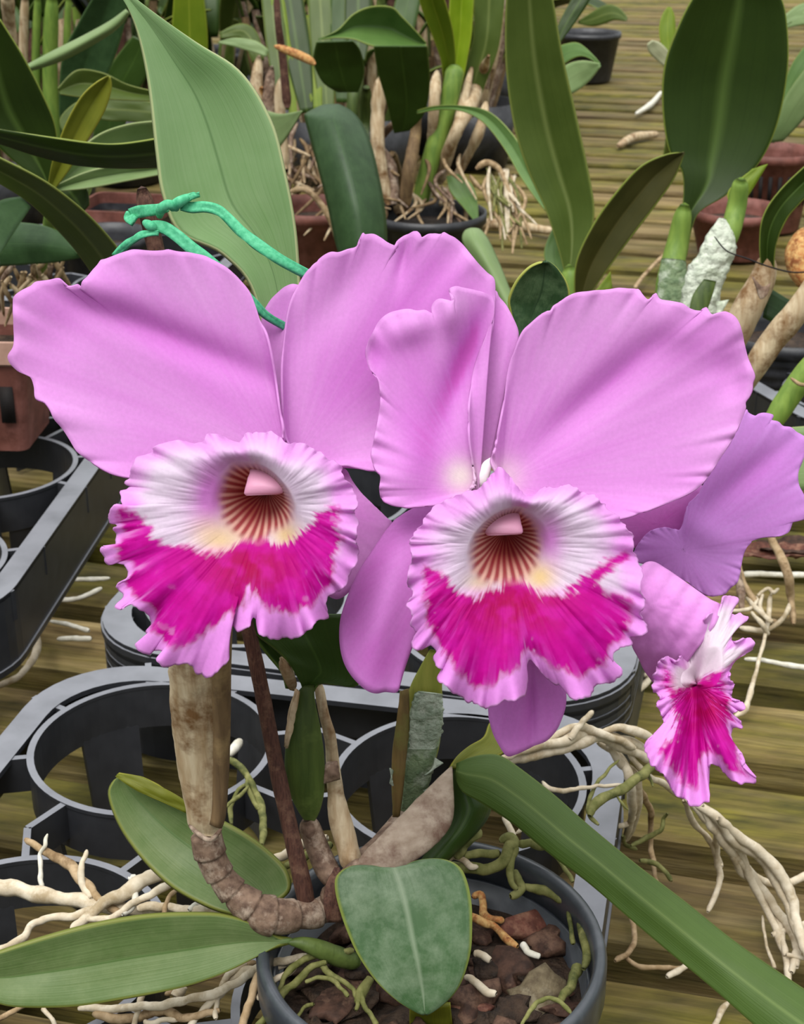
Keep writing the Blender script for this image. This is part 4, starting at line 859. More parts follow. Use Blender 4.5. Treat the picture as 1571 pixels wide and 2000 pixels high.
rz((1215,1868,.008,5),(1250,1888,.008,5),(1300,1892,.008,5),(1340,1890,.008,4), mat=ROOTT, n=30)
rz((1305,1912,.01,6),(1325,1895,.01,7),(1345,1880,.01,6), n=16)
rz((1395,2010,.008,6),(1410,1975,.008,7),(1425,1955,.008,6), n=16)
# --- stake and ribbon
S_ = tube('plant_stake', [(277,368,.505,17),(303,480,.510,17),(400,900,.53,16),(488,1240,.55,15),(545,1520,.567,16),(590,1720,.577,17),(607,1806,.582,17)], STAKE, None, 90, 14, rnoise=.08)
tag(S_, 'thin dark brown wooden stake leaning behind the left flower', 'stake')
RT = thing('ribbon_tie', 'green stretchy cloth ribbon knotted around the brown stake', 'ribbon', P(320, 410, .5))
def rib(name, pts, Ds, **k): return strap(name, pts, Ds, RIB, RT, thick=.0012, **k)
rib('loop', [(256,418,11),(275,413,12),(300,410,11),(328,405,9)], [.506, .497, .494, .492], n=20, m=5)
rib('loop', [(262,432,10),(252,425,10),(256,418,10)], [.500, .507, .506], n=10, m=5)
tube('knot', [(312,425,.494,6),(314,410,.488,9),(326,400,.486,10),(340,402,.487,9),(346,410,.49,6)], RIB, RT, 24, 12, rnoise=.35)
tube('knot', [(334,408,.49,8),(348,396,.486,10),(362,388,.486,9),(374,384,.488,6)], RIB, RT, 20, 12, rnoise=.35)
tube('knot', [(282,434,.494,6),(292,440,.488,9),(302,446,.489,8)], RIB, RT, 16, 12, rnoise=.3)
rib('end', [(352,394,9),(368,386,7),(378,381,5),(388,380,4)], [.487, .486, .486, .488], n=14, m=5)
rib('strand', [(355,400,10),(375,405,10),(400,404,10),(425,410,10),(445,425,9),(475,455,10),(510,482,11),(550,508,10),(600,535,9),(650,560,8)], [.488, .49, .488, .485, .485, .482, .482, .484, .488, .495], n=60, m=5)
rib('strand', [(298,442,11),(320,444,12),(345,460,12),(375,485,12),(410,510,11),(460,555,9),(500,595,8),(520,615,7),(560,640,7)], [.49, .489, .490, .488, .488, .488, .49, .492, .50], n=50, m=5)
rib('strand', [(310,455,5),(290,456,6),(265,465,6),(245,480,6),(225,500,6)], [.488, .489, .49, .493, .498], n=24, m=5)

# ------------------------------------------------------------------ small leaves of the potted orchid seen between the flowers
rails('leaf', [(1016,700),(1006,640),(996,605),(994,582),(1008,550),(1030,525),(1050,514),(1066,511)],
      [(1030,700),(1060,640),(1100,605),(1113,580),(1108,552),(1092,527),(1078,514),(1066,511)], [.60, .60, .59, .585], L_SPECK, OR, n=44, m=17, fold=.004)

# ------------------------------------------------------------------ the plants behind
def bgpot(name, x, y, z, r, h, mat, label, ridges=0, slots=0, cat='plant pot', zr=None, sides=72):
    "rim centre seen at px (x,y) at height z+h"
    c = G(x, y, z+h); c[2] = z; o = thing(name, label, cat, c)
    prof = [(.001, 0), (r*.72, 0), (r*.74, .002)]
    if ridges:
        for k in range(ridges*4+1):
            f = k/(ridges*4.0); prof.append((r*(.74+.2*f)+(.0015 if k % 4 == 2 else 0), .004+(h-.016)*f))
    prof += [(r*.95, h-.012), (r, h-.011), (r, h), (r*.95, h), (r*.93, h-.012), (r*.7, .004), (.001, .003)]
    lathe('pot_wall', prof, c, mat, o, n=sides)
    m_ = [(.001, h-.018), (r*.5, h-.016), (r*.9, h-.02)]
    lathe('growing_mix', m_, c, SOIL, o)
    for k in range(slots):
        a = -PI/2+(k-slots/2+.5)*.24; rr0 = r*.88
        V = []
        for da, zz in ((-.05, h*.35), (.05, h*.35), (.05, h*.75), (-.05, h*.75)):
            rq = r*(.735+.21*(zz/h))+.0012; V.append((c[0]+rq*math.cos(a+da), c[1]+rq*math.sin(a+da), zz+z))
        mk('slot', V, [(0, 1, 2, 3)], SLOTM, o, solid=.001)
    return o, c
# left plant
PL = thing('orchid_plant', 'strap-leaved orchid at the left edge growing from the square reddish pot', 'orchid', G(30, 640, .16))
rails('leaf', [(96,400),(70,350),(10,300),(-60,220),(-70,100),(-40,0)], [(104,400),(113,330),(109,250),(84,185),(44,108),(0,38)], [1.02, 1.0, .97, .95], L_DEEP, PL, fold=.01)
strap('leaf', [(98,372,5),(118,325,18),(150,258,26),(180,205,27),(202,170,17),(213,149,3)], [1.0, .97, .95], L_YEL, PL, fold=.006)
rails('leaf', [(320,326),(240,328),(150,322),(70,303),(0,280),(-40,270)], [(320,268),(240,280),(180,279),(100,268),(0,252),(-40,245)], [.80, .78, .77], L_DEEP, PL, fold=-.003, tilt=-.012)
rails('leaf', [(196,560),(170,520),(140,480),(100,437),(55,395),(0,360),(-50,335)], [(262,540),(235,492),(195,443),(150,400),(85,352),(0,308),(-50,285)], [.86, .80, .76, .74], L_OLIVE, PL, fold=.006, tilt=-.01)
rails('leaf', [(108,372),(170,350),(230,325),(310,318)], [(104,366),(140,310),(190,265),(250,243),(310,236)], [1.04, 1.05, 1.08], L_PALE, PL, fold=.01, bow=-.01)
rails('leaf', [(108,374),(170,368),(240,355),(310,342)], [(106,364),(170,335),(240,322),(310,318)], [1.02, 1.02, 1.04], L_PALE, PL, fold=.006)
rails('leaf', [(100,380),(60,350),(10,290),(-20,240)], [(150,420),(180,360),(120,330),(60,290)], [1.06, 1.08, 1.1], L_OLIVE, PL)
rails('leaf', [(150,430),(120,400),(110,370)], [(175,400),(170,370),(140,340)], [1.06, 1.06], L_DEEP, PL, n=14, m=7)
rails('leaf', [(170,500),(110,512),(60,516),(0,520)], [(150,496),(125,460),(80,440),(0,432)], [1.0, 1.02, 1.05], L_BLUE, PL, fold=-.008)
rails('leaf', [(0,500),(30,450),(60,405)], [(-30,470),(-10,400),(40,385)], [.96, .98, 1.0], L_BLUE, PL, n=16, m=7)
tube('pseudobulb', [(102,370,1.03,12),(96,450,1.07,14),(70,560,1.12,14),(50,660,1.18,12)], STEMG, PL, 30)
tube('pseudobulb', [(230,540,.90,13),(180,640,1.0,14),(100,670,1.12,12)], STEMG, PL, 30)
for k in range(26):
    x0 = random.uniform(0, 130); y0 = random.uniform(500, 560); a = random.uniform(-1, 1)
    tube('root', [(x0, y0, 1.08, random.uniform(3, 7)), (x0+a*30, y0+30, 1.09, 5), (x0+a*60+random.uniform(-20, 20), y0+random.uniform(55, 110), 1.12, 3)], random.choice([ROOTT, ROOTT, RHIZ, DRYTAN]), PL, 14, 7)
# square reddish pot
def square_pot(x, y, z, hw, h, label, mat=TERRA, mr=TERRAL, ang=0.0):
    c = G(x, y, z+h); c[2] = z; o = thing('plant_pot', label, 'plant pot', c)
    def sq(s, zz): 
        R_ = []
        for cx, cy in rrect(-s, -s, s, s, s*.22, 5): R_.append((c[0]+cx*math.cos(ang)-cy*math.sin(ang), c[1]+cx*math.sin(ang)+cy*math.cos(ang), z+zz))
        return R_
    rings = [(hw*.76, 0), (hw*.93, h-.014), (hw*.90, h-.012), (hw*.72, .004)]
    V = sum([sq(a, b_) for a, b_ in rings], []); n_ = 24
    mk('pot_wall', V, grid_faces(4, n_, False, True)+[tuple(range(n_)), tuple(range(3*n_, 4*n_))], mat, o, smooth=False)
    V = sum([sq(a, b_) for a, b_ in [(hw*.94, h-.018), (hw, h-.016), (hw, h), (hw*.93, h), (hw*.92, h-.018)]], [])
    mk('pot_rim', V, grid_faces(5, n_, False, True), mr, o, smooth=False)
    V = sq(hw*.9, h-.02); mk('growing_mix', V, [tuple(range(len(V)))], SOIL, o)
    for i in (-.5, .55):
        yv = -hw*.86-.001
        V = [(c[0]+a*math.cos(ang)-(yv-k*0)*math.sin(ang), c[1]+a*math.sin(ang)+yv*math.cos(ang), z+b_) for a, b_ in [(i*hw-.005, h*.28), (i*hw+.005, h*.28), (i*hw+.005, h*.60), (i*hw-.005, h*.60)] for k in (0,)]
        mk('slot', V, [(0, 1, 2, 3)], SLOTM, o, solid=.0012)
    return o
square_pot(-32, 633, .088, .043, .085, 'square reddish-brown plastic pot with slots at the left edge', ang=-.06)
square_pot(240, 395, .003, .05, .10, 'dark brown square pot half hidden behind the brown stake', mat=POTK, mr=TERRA, ang=-.2)
# thin things at upper left
P2 = thing('orchid_plant', 'dark bluish leafed orchid at the upper left behind the strap leaves', 'orchid', G(180, 330, .01))
rails('leaf', [(120,290),(115,200),(122,110),(150,50),(185,-10)], [(150,290),(190,190),(225,110),(245,40),(250,-10)], [1.75, 1.7, 1.65], L_BLUE, P2, fold=.01)
rails('leaf', [(180,290),(190,200),(215,130),(260,70)], [(230,290),(260,200),(290,140),(300,90)], [1.8, 1.78, 1.75], L_DARK, P2)
strap('leaf', [(50,135,6),(110,110,12),(170,80,12),(220,50,10),(250,22,5)], [1.35, 1.33, 1.3], L_PALE, P2, fold=-.008)
rails('leaf', [(300,198),(230,195),(160,190),(118,184)], [(300,178),(250,165),(200,142),(150,137),(113,172)], [1.4, 1.38, 1.35], L_OLIVE, P2, fold=.01)
rails('leaf', [(300,200),(230,192),(160,195),(118,230),(125,262)], [(300,240),(220,236),(170,232),(140,262)], [1.42, 1.42, 1.42], L_OLIVE, P2)
for x, w_ in ((98, 16), (70, 9), (130, 8), (45, 10)):
    tube('pseudobulb', [(x+8, 330, 1.9, w_), (x, 150, 1.85, w_), (x+4, -10, 1.8, w_*.8)], STEMG if w_ != 10 else DRYTAN, P2, 24)
tube('dry_stem', [(26,90,1.5,9),(18,40,1.48,12),(14,-10,1.45,14)], DRYTAN, P2, 20)
rails('leaf', [(350,330),(345,180),(336,80),(340,-10)], [(380,330),(400,180),(406,80),(398,-10)], [2.0, 1.95, 1.9], L_BRIGHT, P2)
# centre back plant in a black pot
bp, bc = bgpot('plant_pot', 838, 412, .003, .066, .10, POTK, 'black round pot under the clump of stems behind the middle flower')
P3 = thing('orchid_plant', 'clump of lime and green orchid canes with dry pink stalks behind the middle flower', 'orchid', (bc[0], bc[1], .09))
dB = float(Dg(0, 412, .10))
rails('leaf', [(866,170),(862,120),(845,70),(825,20),(815,-20)], [(884,170),(890,120),(885,60),(872,10),(860,-20)], [dB, dB-.05, dB-.1], L_BRIGHT, P3, fold=.01)
rails('leaf', [(868,180),(872,120),(876,60),(880,-20)], [(900,180),(912,120),(922,60),(926,-20)], [dB, dB-.02, dB-.04], L_LIME, P3, fold=.01)
rails('leaf', [(896,230),(905,150),(925,70),(925,-20)], [(925,230),(950,160),(975,90),(988,-20)], [dB+.03, dB, dB-.02], L_OLIVE, P3)
tube('pseudobulb', [(818,405,dB+.01,15),(840,320,dB,18),(868,230,dB-.01,20),(884,165,dB-.02,19),(890,130,dB-.02,20)], STEMG, P3, 40)
for pts, m_ in [([(830,400,6),(850,350,9),(895,250,14),(935,160,16),(955,108,5)], DRYTAN), ([(860,360,7),(885,280,10),(905,200,10),(922,132,6)], DRYTAN), ([(840,330,7),(846,240,11),(850,180,12),(854,140,6)], DRYTAN),
                ([(760,400,9),(740,300,14),(738,220,15),(745,150,10)], DRYTAN), ([(770,400,10),(762,330,14),(742,290,9),(722,283,8)], RHIZ), ([(723,285,7),(748,262,9),(770,240,6)], RHIZ),
                ([(790,410,10),(800,330,14),(812,260,12),(815,210,8)], DRYDK), ([(700,400,12),(690,300,16),(690,200,14),(705,120,10)], BULBG), ([(745,420,10),(718,330,12),(712,250,12),(716,170,12)], BULBG),
                ([(860,400,6),(900,330,9),(935,260,10),(950,200,9)], DRYTAN), ([(780,420,9),(776,360,14),(765,300,13)], DRYDK)]:
    tube('dry_stalk' if m_ in (DRYTAN, DRYDK, RHIZ) else 'pseudobulb', [(x, y, dB+random.uniform(-.04, .04), w_) for x, y, w_ in pts], m_, P3, 30, 10, rnoise=.3)
rails('leaf', [(770,260),(755,200),(738,140),(730,90)], [(800,255),(830,220),(840,160),(835,90)], [dB-.1, dB-.15, dB-.2], L_DARK, P3, fold=.01)
rails('leaf', [(833,86),(826,97),(800,100),(760,97),(723,89),(691,77),(655,74),(622,78)], [(833,84),(812,60),(785,32),(765,14),(725,13),(690,28),(660,58),(622,76)], [1.62, 1.6, 1.58, 1.58], L_MAIN, P3, fold=.02, bow=-.006)
rails('leaf', [(660,180),(630,160),(612,120),(618,82)], [(700,180),(712,140),(705,100),(690,80)], [1.68, 1.66, 1.63], L_DARK, P3)
rails('leaf', [(660,204),(630,206),(598,222),(596,232),(606,270),(622,330),(640,400),(655,470),(670,520)], [(662,204),(690,220),(712,250),(727,290),(738,335),(748,385),(754,430),(756,480),(756,520)], [1.42, 1.38, 1.36, 1.36], L_BLUE, P3, fold=-.02, bow=.01)
rails('leaf', [(815,222),(860,214),(905,218),(945,240),(985,290),(1020,350),(1060,405),(1082,425)], [(815,216),(850,207),(900,206),(955,218),(1000,260),(1035,315),(1062,370),(1085,422)], [1.6, 1.5, 1.4, 1.3], L_MAIN, P3, fold=.01)
rails('leaf', [(872,345),(880,375),(905,405),(925,430)], [(895,340),(920,358),(932,385),(935,430)], [1.75, 1.74, 1.72], L_MAIN, P3)
for x, y, x2, y2, w_, m_ in ((555,215,530,-10,20,L_OLIVE),(600,220,565,-10,26,L_DEEP),(640,230,625,-10,24,L_OLIVE),(575,235,540,-10,14,L_BRIGHT),(668,200,668,-10,22,L_DARK),(620,215,600,30,18,L_BRIGHT),(700,120,700,-10,26,L_DEEP),(770,120,800,-10,24,L_DARK)):
    strap('leaf', [(x, y, w_*.5), ((x+x2)/2, (y+y2)/2, w_), (x2, y2, w_)], [dB+.1, dB+.12], m_, P3, n=24, m=9)
for k in range(40):
    x0 = random.uniform(590, 920); y0 = random.uniform(300, 410)
    tube('root', [(x0, y0, dB, 4), (x0+random.uniform(-25, 25), y0+25, dB-.02, 4), (x0+random.uniform(-50, 50), min(y0+random.uniform(30, 90), 470), dB-.03, 2)], random.choice([ROOTT, RHIZ, DRYDK, DRYTAN]), P3, 12, 6)
P4 = thing('orchid_plant', 'orchid with a reddish cane and pale leaf tips just right of the tall green leaf', 'orchid', G(560, 430, .01))
rails('leaf', [(500,310),(530,305),(552,280),(575,245),(590,218)], [(500,215),(520,216),(545,222),(570,220),(590,216)], [1.5, 1.45, 1.4], L_PALE, P4, n=24, m=9)
tube('dry_stem', [(562,210,1.7,9),(552,110,1.68,8),(544,50,1.66,7),(540,-10,1.65,7)], STAKE, P4, 24)
tube('dry_stem', [(536,90,1.6,4),(560,98,1.6,8),(600,115,1.6,9),(616,126,1.6,5)], ROOTO, P4, 20)
rails('leaf', [(425,84),(460,92),(500,104),(520,112)], [(430,80),(460,74),(500,80),(525,98)], [1.75, 1.75], L_PALE, P4, n=16, m=7)
for k, (x, w_) in enumerate(((500, 16), (525, 14), (545, 12), (505, 10))):
    tube('dry_stalk', [(x+10, 330, 1.75, w_), (x, 200, 1.73, w_), (x+6, 110+k*20, 1.72, w_*.5)], [DRYTAN, RHIZ, DRYTAN, ROOTO][k], P4, 20)
strap('leaf', [(505,120,12),(490,75,16),(470,60,14),(430,70,6)], [1.8, 1.8], L_OLIVE, P4, n=20, m=7)
for k in range(30):
    x0 = random.uniform(570, 640); y0 = random.uniform(240, 380)
    tube('root', [(x0, y0, 1.85, 4), (x0+random.uniform(-30, 30), y0+30, 1.84, 5), (x0+random.uniform(-40, 40), y0+random.uniform(50, 90), 1.83, 3)], random.choice([RHIZ, DRYDK, DRYTAN]), P4, 12, 6)
tube('root', [(565,375,1.5,5),(595,370,1.5,6),(625,395,1.5,6),(650,440,1.5,6),(668,500,1.5,5)], ROOTT, P4, 24)
bgpot('plant_pot', 612, 400, .003, .058, .10, TERRA, 'dark reddish pot in shade between the tall leaf and the blue-green leaf')
# right: wide leaves
bp5, c5 = bgpot('plant_pot', 1120, 800, .003, .05, .095, POTK, 'black pot hidden behind the right petal of the middle flower')
P5 = thing('orchid_plant', 'orchid with one long upright olive leaf and a dark brownish leaf leaning right', 'orchid', (c5[0], c5[1], .08))
d5 = float(Dg(0, 800, .098))
rails('leaf', [(1106,545),(1092,490),(1066,410),(1030,330),(1003,240),(988,120),(990,-15),(1004,-80),(1030,-135)], [(1116,545),(1148,480),(1161,415),(1152,345),(1126,225),(1098,100),(1078,-15),(1060,-80),(1034,-135)], [d5+.02, d5, d5-.04, d5-.08], L_OLIVE, P5, n=80, fold=.012, tilt=-.004)
rails('leaf', [(1122,580),(1126,510),(1158,440),(1200,380),(1250,326),(1300,302),(1337,297)], [(1150,580),(1192,520),(1240,455),(1282,400),(1318,348),(1338,299)], [d5-.02, d5-.05, d5-.08], L_RED, P5, fold=.008)
rails('leaf', [(1100,560),(1072,530),(1063,490),(1080,445)], [(1120,560),(1105,520),(1100,480),(1095,450)], [d5+.04, d5+.05], L_MAIN, P5, n=16, m=7)
rails('leaf', [(1150,580),(1170,560),(1193,530)], [(1160,600),(1185,590),(1196,560)], [d5+.02, d5+.02], L_BRIGHT, P5, n=12, m=7)
tube('pseudobulb', [(1112,520,d5,16),(1120,580,d5+.005,22),(1125,680,d5+.01,22),(1122,800,d5+.01,14)], STEMG, P5, 30)
rails('leaf', [(1080,150),(1110,120),(1140,110),(1173,128)], [(1085,95),(1105,86),(1135,86),(1172,122)], [1.5, 1.48, 1.45], L_MAIN, P5, n=20, m=9)
rails('leaf', [(1095,186),(1120,182),(1150,160),(1174,130)], [(1080,150),(1110,125),(1140,118),(1172,124)], [1.48, 1.47, 1.45], L_PALE, P5, n=20, m=9)
rails('leaf', [(1080,90),(1090,50),(1110,10),(1130,-20)], [(1085,95),(1120,50),(1150,5),(1160,-20)], [1.5, 1.5], L_DEEP, P5, n=16, m=7)
rails('leaf', [(1010,640),(960,560),(920,500),(904,470),(908,452),(920,446)], [(1030,640),(1000,575),(978,520),(955,470),(938,449),(924,446)], [1.2, 1.22, 1.24], L_PALE, P5, fold=-.012)
bp6, c6 = bgpot('plant_pot', 1335, 850, .003, .045, .095, POTK, 'black pot hidden behind the outermost right petals')
P6 = thing('orchid_plant', 'orchid with a very wide dark green leaf and white wrapped cane at the upper right', 'orchid', (c6[0], c6[1], .08))
d6 = float(Dg(0, 850, .098))
rails('leaf', [(1318,500),(1332,420),(1334,340),(1306,290),(1294,200),(1300,120),(1330,40),(1362,-20),(1400,-90),(1446,-130)], [(1342,500),(1362,420),(1420,380),(1482,320),(1520,240),(1540,130),(1536,30),(1520,-20),(1490,-90),(1452,-130)], [d6, d6-.01, d6-.05, d6-.08], L_DEEP, P6, n=80, m=23, fold=.014)
tube('pseudobulb', [(1338,400,d6-.01,16),(1325,470,d6,21),(1312,530,d6,25),(1306,590,d6,28),(1310,700,d6+.01,26),(1325,850,d6+.01,16)], STEMG, P6, 40)
inflate('dry_sheath', [(1292,505),(1286,550),(1284,600),(1290,640)], [(1340,510),(1344,550),(1340,600),(1338,640)], [d6-.02, d6-.02], TAPEG, P6, ratio=.5, rn=.1)
tube('pseudobulb', [(1448,350,d6-.06,15),(1440,400,d6-.05,19),(1428,450,d6-.05,20),(1415,480,d6-.05,18)], STEMG, P6, 24)
rails('leaf', [(1425,440),(1424,400),(1425,370),(1470,330)], [(1445,440),(1452,400),(1470,370),(1500,320)], [d6-.05, d6-.05], L_BRIGHT, P6, n=20, m=7)
inflate('tape_wrap', [(1405,425),(1385,455),(1365,490),(1345,530),(1335,570),(1328,610),(1330,650)], [(1418,428),(1432,460),(1436,490),(1420,530),(1408,575),(1400,610),(1390,650)], [d6-.07, d6-.06, d6-.05], TAPEW, P6, ratio=.6, rn=.22, seed=8, n=60, k=34)
inflate('pseudobulb', [(1375,545),(1352,580),(1345,625)], [(1400,550),(1388,590),(1372,630)], [d6-.115, d6-.115], BULBG, P6, ratio=.3, n=20)
tube('pseudobulb', [(1360,640,d6-.04,24),(1345,760,d6-.01,22),(1335,850,d6+.01,15)], DRYTAN, P6, 20)
rails('tape_flap', [(1400,590),(1400,615)], [(1425,585),(1405,620)], [d6-.08, d6-.08], TAPEW, P6, n=5, m=5)
P7 = thing('orchid_plant', 'orchid with thick pale dry canes leaning across the right edge', 'orchid', G(1500, 860, .01))
rails('leaf', [(1490,540),(1484,480),(1492,420),(1530,365),(1600,300)], [(1512,540),(1516,480),(1536,430),(1560,400),(1600,360)], [.98, .96, .94], L_DEEP, P7, n=40, fold=.006)
tube('pseudobulb', [(1500,500,.98,18),(1490,545,.985,24),(1462,600,.99,30),(1435,660,1.0,28),(1400,760,1.02,22),(1370,860,1.05,14)], DRYTAN, P7, 50, 14, rnoise=.2)
rails('dry_sheath', [(1478,560),(1486,585),(1500,575)], [(1470,540),(1490,560),(1506,552)], [.955, .955], RHIZ, P7, n=8, m=5)
tube('pseudobulb', [(1620,520,.94,22),(1560,605,.95,25),(1510,665,.96,26),(1470,725,.97,24),(1420,800,1.0,18),(1385,860,1.04,12)], DRYTAN, P7, 50, 14, rnoise=.15)
tube('pseudobulb', [(1610,690,.92,22),(1570,735,.925,23),(1535,785,.93,23),(1505,830,.935,20),(1460,880,.95,14)], STEMG, P7, 40, 14)
tube('node_scar', [(1545,738,.915,3),(1562,750,.912,4),(1578,752,.916,3)], ROOTT, P7, 10, 6)
rails('dry_sheath', [(1560,560),(1540,530),(1535,490),(1560,450),(1600,440)], [(1600,565),(1600,540),(1600,500),(1600,470),(1600,445)], [.96, .96], ROOTO, P7, n=20, m=9, fold=-.01)
tube('wire', [(1396,462,.95,1.6),(1420,490,.93,1.6),(1460,505,.92,1.6),(1500,520,.92,1.6),(1550,532,.92,1.6),(1600,528,.92,1.6)], SLOTM, P7, 40, 6)
rails('leaf', [(1490,620),(1530,640),(1545,650)], [(1500,560),(1550,590),(1580,600)], [1.0, 1.0], L_BLUE, P7, n=10, m=7)
rails('leaf', [(1400,845),(1470,850),(1540,835),(1620,830)], [(1400,950),(1480,985),(1550,960),(1620,960)], [.86, .84, .83], L_PALE, P7, n=20, m=9)
P8 = thing('orchid_plant', 'pale leaved orchid beyond the wide dark leaf at the upper right corner', 'orchid', G(1500, 420, .01))
rails('leaf', [(1500,280),(1515,240),(1540,180),(1600,100)], [(1530,275),(1560,245),(1590,210),(1620,180)], [1.5, 1.45], L_PALE, P8, n=20, m=9)
rails('leaf', [(1500,275),(1520,200),(1550,120),(1600,60)], [(1512,280),(1540,220),(1570,160),(1600,110)], [1.52, 1.5], L_MAIN, P8, n=20, m=9)
strap('leaf', [(1312,170,6),(1308,110,12),(1304,60,16),(1306,30,12),(1308,14,3)], [1.8, 1.8], L_BRIGHT, P8, n=24, m=7)
strap('leaf', [(1320,140,8),(1296,110,14),(1278,92,14),(1270,82,6)], [1.75, 1.72], m_leaf('leaf_white', 'd0d4c8', 'bcc4b4', 'b0b8a8', 'c8ccc0'), P8, n=20, m=7)
strap('leaf', [(1130,44,3),(1160,38,14),(1195,25,16),(1225,38,4)], [2.6, 2.5], L_OLIVE, P8, n=20, m=7)
tube('pseudobulb', [(1316,160,1.82,9),(1310,260,1.9,9),(1300,330,2.0,8)], STEMG, P8, 16)
for x, y in ((1540,40),(1571,20)):
    strap('leaf', [(x-50, y+30, 6), (x, y, 14), (x+60, y-4, 10)], [2.0, 2.0], L_PALE, P8, n=16, m=7)
bgpot('basket_pot', 1512, 292, .003, .058, .105, TERRA, 'reddish plastic orchid pot with vertical slots at the upper right', slots=9)
bgpot('plant_pot', 1440, 405, .003, .060, .06, TERRA, 'low brown-red dish pot below the slotted pot at the right')
bgpot('plant_pot', 1540, 640, .003, .062, .09, POTK, 'ribbed black pot beside the leaning pale canes', ridges=7)
bgpot('plant_pot', 1150, 62, .003, .07, .1, POTK, 'small black pot far back on the bench above the bare slats')
bgpot('plant_pot', 455, 95, .003, .08, .11, POTK, 'black pot in the far shade left of the reddish cane')
c9 = G(90, 470, .07)[:2]
tray('plant_tray', c9, math.radians(-10), 2, 2, 'black tray under the shaded plants at the upper left', ztop=.07)
c9 = G(640, 440, .07)[:2]
bgpot('plant_pot', 205, 455, .003, .052, .09, POTK, 'black pot behind the crossing strap leaves at the left')
# clumps filling the far rows
def ribbon3(name, base, az, L, el0, droop, w_, mat, parent, n=22, m=7):
    p = np.array(base, float); pts = []; el = el0; d = None
    for i in range(n):
        pts.append((p.copy(), el)); p = p+np.array([math.cos(az)*math.cos(el), math.sin(az)*math.cos(el), math.sin(el)])*L/n; el -= droop/n
    side = np.array([-math.sin(az), math.cos(az), 0]); V = []; uv = []
    for i, (c, el) in enumerate(pts):
        f = i/(n-1); ww = w_*(.25+.75*math.sin(PI*min(f*.9+.1, 1))**.7) if f < .96 else w_*.12
        up = np.array([-math.cos(az)*math.sin(el), -math.sin(az)*math.sin(el), math.cos(el)])
        for j in range(m):
            t = -1+2*j/(m-1); V.append(c+side*t*ww+up*abs(t)*ww*.35); uv.append(((t+1)/2, f))
    return mk(name, V, grid_faces(n, m), mat, parent, uv=uv, solid=.0014)
dense = [(640, 335, 'shaded dry orchid canes behind the blue-green leaf'), (735, 330, 'brown dry orchid canes directly behind the canes in the black pot'), (560, 300, 'dark mass of canes and roots right of the tall green leaf'), (930, 300, 'dry orchid canes behind the arching green leaf'), (835, 270, 'shaded canes behind the lime leaf'),
         (250, 330, 'brown shaded canes left of the tall green leaf'), (110, 400, 'shaded canes behind the crossing strap leaves'), (20, 420, 'shaded canes at the left border behind the strap leaves')]
fill = [(40, 330, L_DARK, 'dark strap-leaved orchid in the shade at the far upper left'), (270, 300, L_DEEP, 'dense green orchid beyond the bluish leaves at the upper left'),
        (430, 250, L_DARK, 'dark orchid behind the top of the tall green leaf'), (640, 210, L_OLIVE, 'olive leaved orchid behind the curled roof-like leaf'),
        (960, 200, L_DEEP, 'deep green orchid behind the lime leaf'), (760, 130, L_DARK, 'shaded orchid in the far row at the top centre'),
        (180, 150, L_DARK, 'far dark foliage clump left of the tall leaf tip'), (520, 120, L_DEEP, 'far green foliage clump above the pale leaf tips')]
for k, (x, y, m_, lab) in enumerate([(a, b, None, c) for a, b, c in dense]+fill):
    c = G(x, y, .02); r_ = random.Random(50+k)
    o = thing('orchid_plant', lab, 'orchid', (c[0], c[1], .0))
    lathe('nursery_pot', [(.001, .0), (.05, .0), (.066, .1), (.063, .1), (.06, .085), (.001, .085)], (c[0], c[1], .003), POTK, o, n=40)
    for i in range(16 if m_ else 34):
        a = r_.uniform(0, 2*PI); rr0 = r_.uniform(0, .04); hh = r_.uniform(.06, .16) if m_ else r_.uniform(.05, .20)
        b0 = np.array([c[0]+rr0*math.cos(a), c[1]+rr0*math.sin(a), .08])
        top = b0+np.array([.03*math.cos(a), .03*math.sin(a), hh])
        th = np.linspace(0, 2*PI, 8, endpoint=False); V = []
        for s in range(6):
            q = b0+(top-b0)*s/5; rad = .006*(1+.5*math.sin(PI*s/5))
            for b_ in th: V.append(q+rad*np.array([math.cos(b_), math.sin(b_), 0]))
        mk('pseudobulb' if m_ else 'dry_stalk', V, grid_faces(6, 8, False, True), r_.choice([STEMG, DRYTAN, BULBG] if m_ else [DRYDK, RHIZ, DRYDK, BULBG, DRYTAN, STAKE]), o)
        if not m_ and i % 3: continue
        if not m_: ribbon3('leaf', top, a, r_.uniform(.06, .14), r_.uniform(.9, 1.5), r_.uniform(.2, 1.2), r_.uniform(.010, .018), r_.choice([L_DARK, L_DEEP]), o); continue
        ribbon3('leaf', top, a+r_.uniform(-.6, .6), r_.uniform(.16, .30), r_.uniform(.8, 1.45), r_.uniform(.2, 1.6), r_.uniform(.016, .03), r_.choice([m_, m_, L_DEEP, L_OLIVE]), o)
# roots of the plant behind, hanging by the bare slats, and loose twigs
P9 = thing('root_tangle', 'tangle of pale dry roots hanging over the slats right of the flowers', 'roots', G(1480, 1180, .01))
def r9(*pts, mat=ROOTW, par=P9, n=36): return tube('root', zp(*pts), mat, par, n, 8, rnoise=.25, seed=random.randint(0, 99), wob=.003)
r9((1490,1030,.07,8),(1520,1070,.06,9),(1538,1120,.05,9),(1545,1170,.03,8),(1548,1220,.02,6), mat=ROOTT)
r9((1440,1090,.05,6),(1452,1130,.04,6),(1470,1170,.03,7),(1500,1210,.02,6),(1520,1215,.02,5), mat=ROOTT)
r9((1440,1110,.05,7),(1445,1150,.04,8),(1450,1190,.03,6), mat=RHIZ)
r9((1508,1158,.04,4),(1502,1190,.03,5),(1490,1250,.02,4),(1478,1310,.015,4),(1465,1360,.012,6),(1455,1385,.01,7),(1435,1400,.01,5))
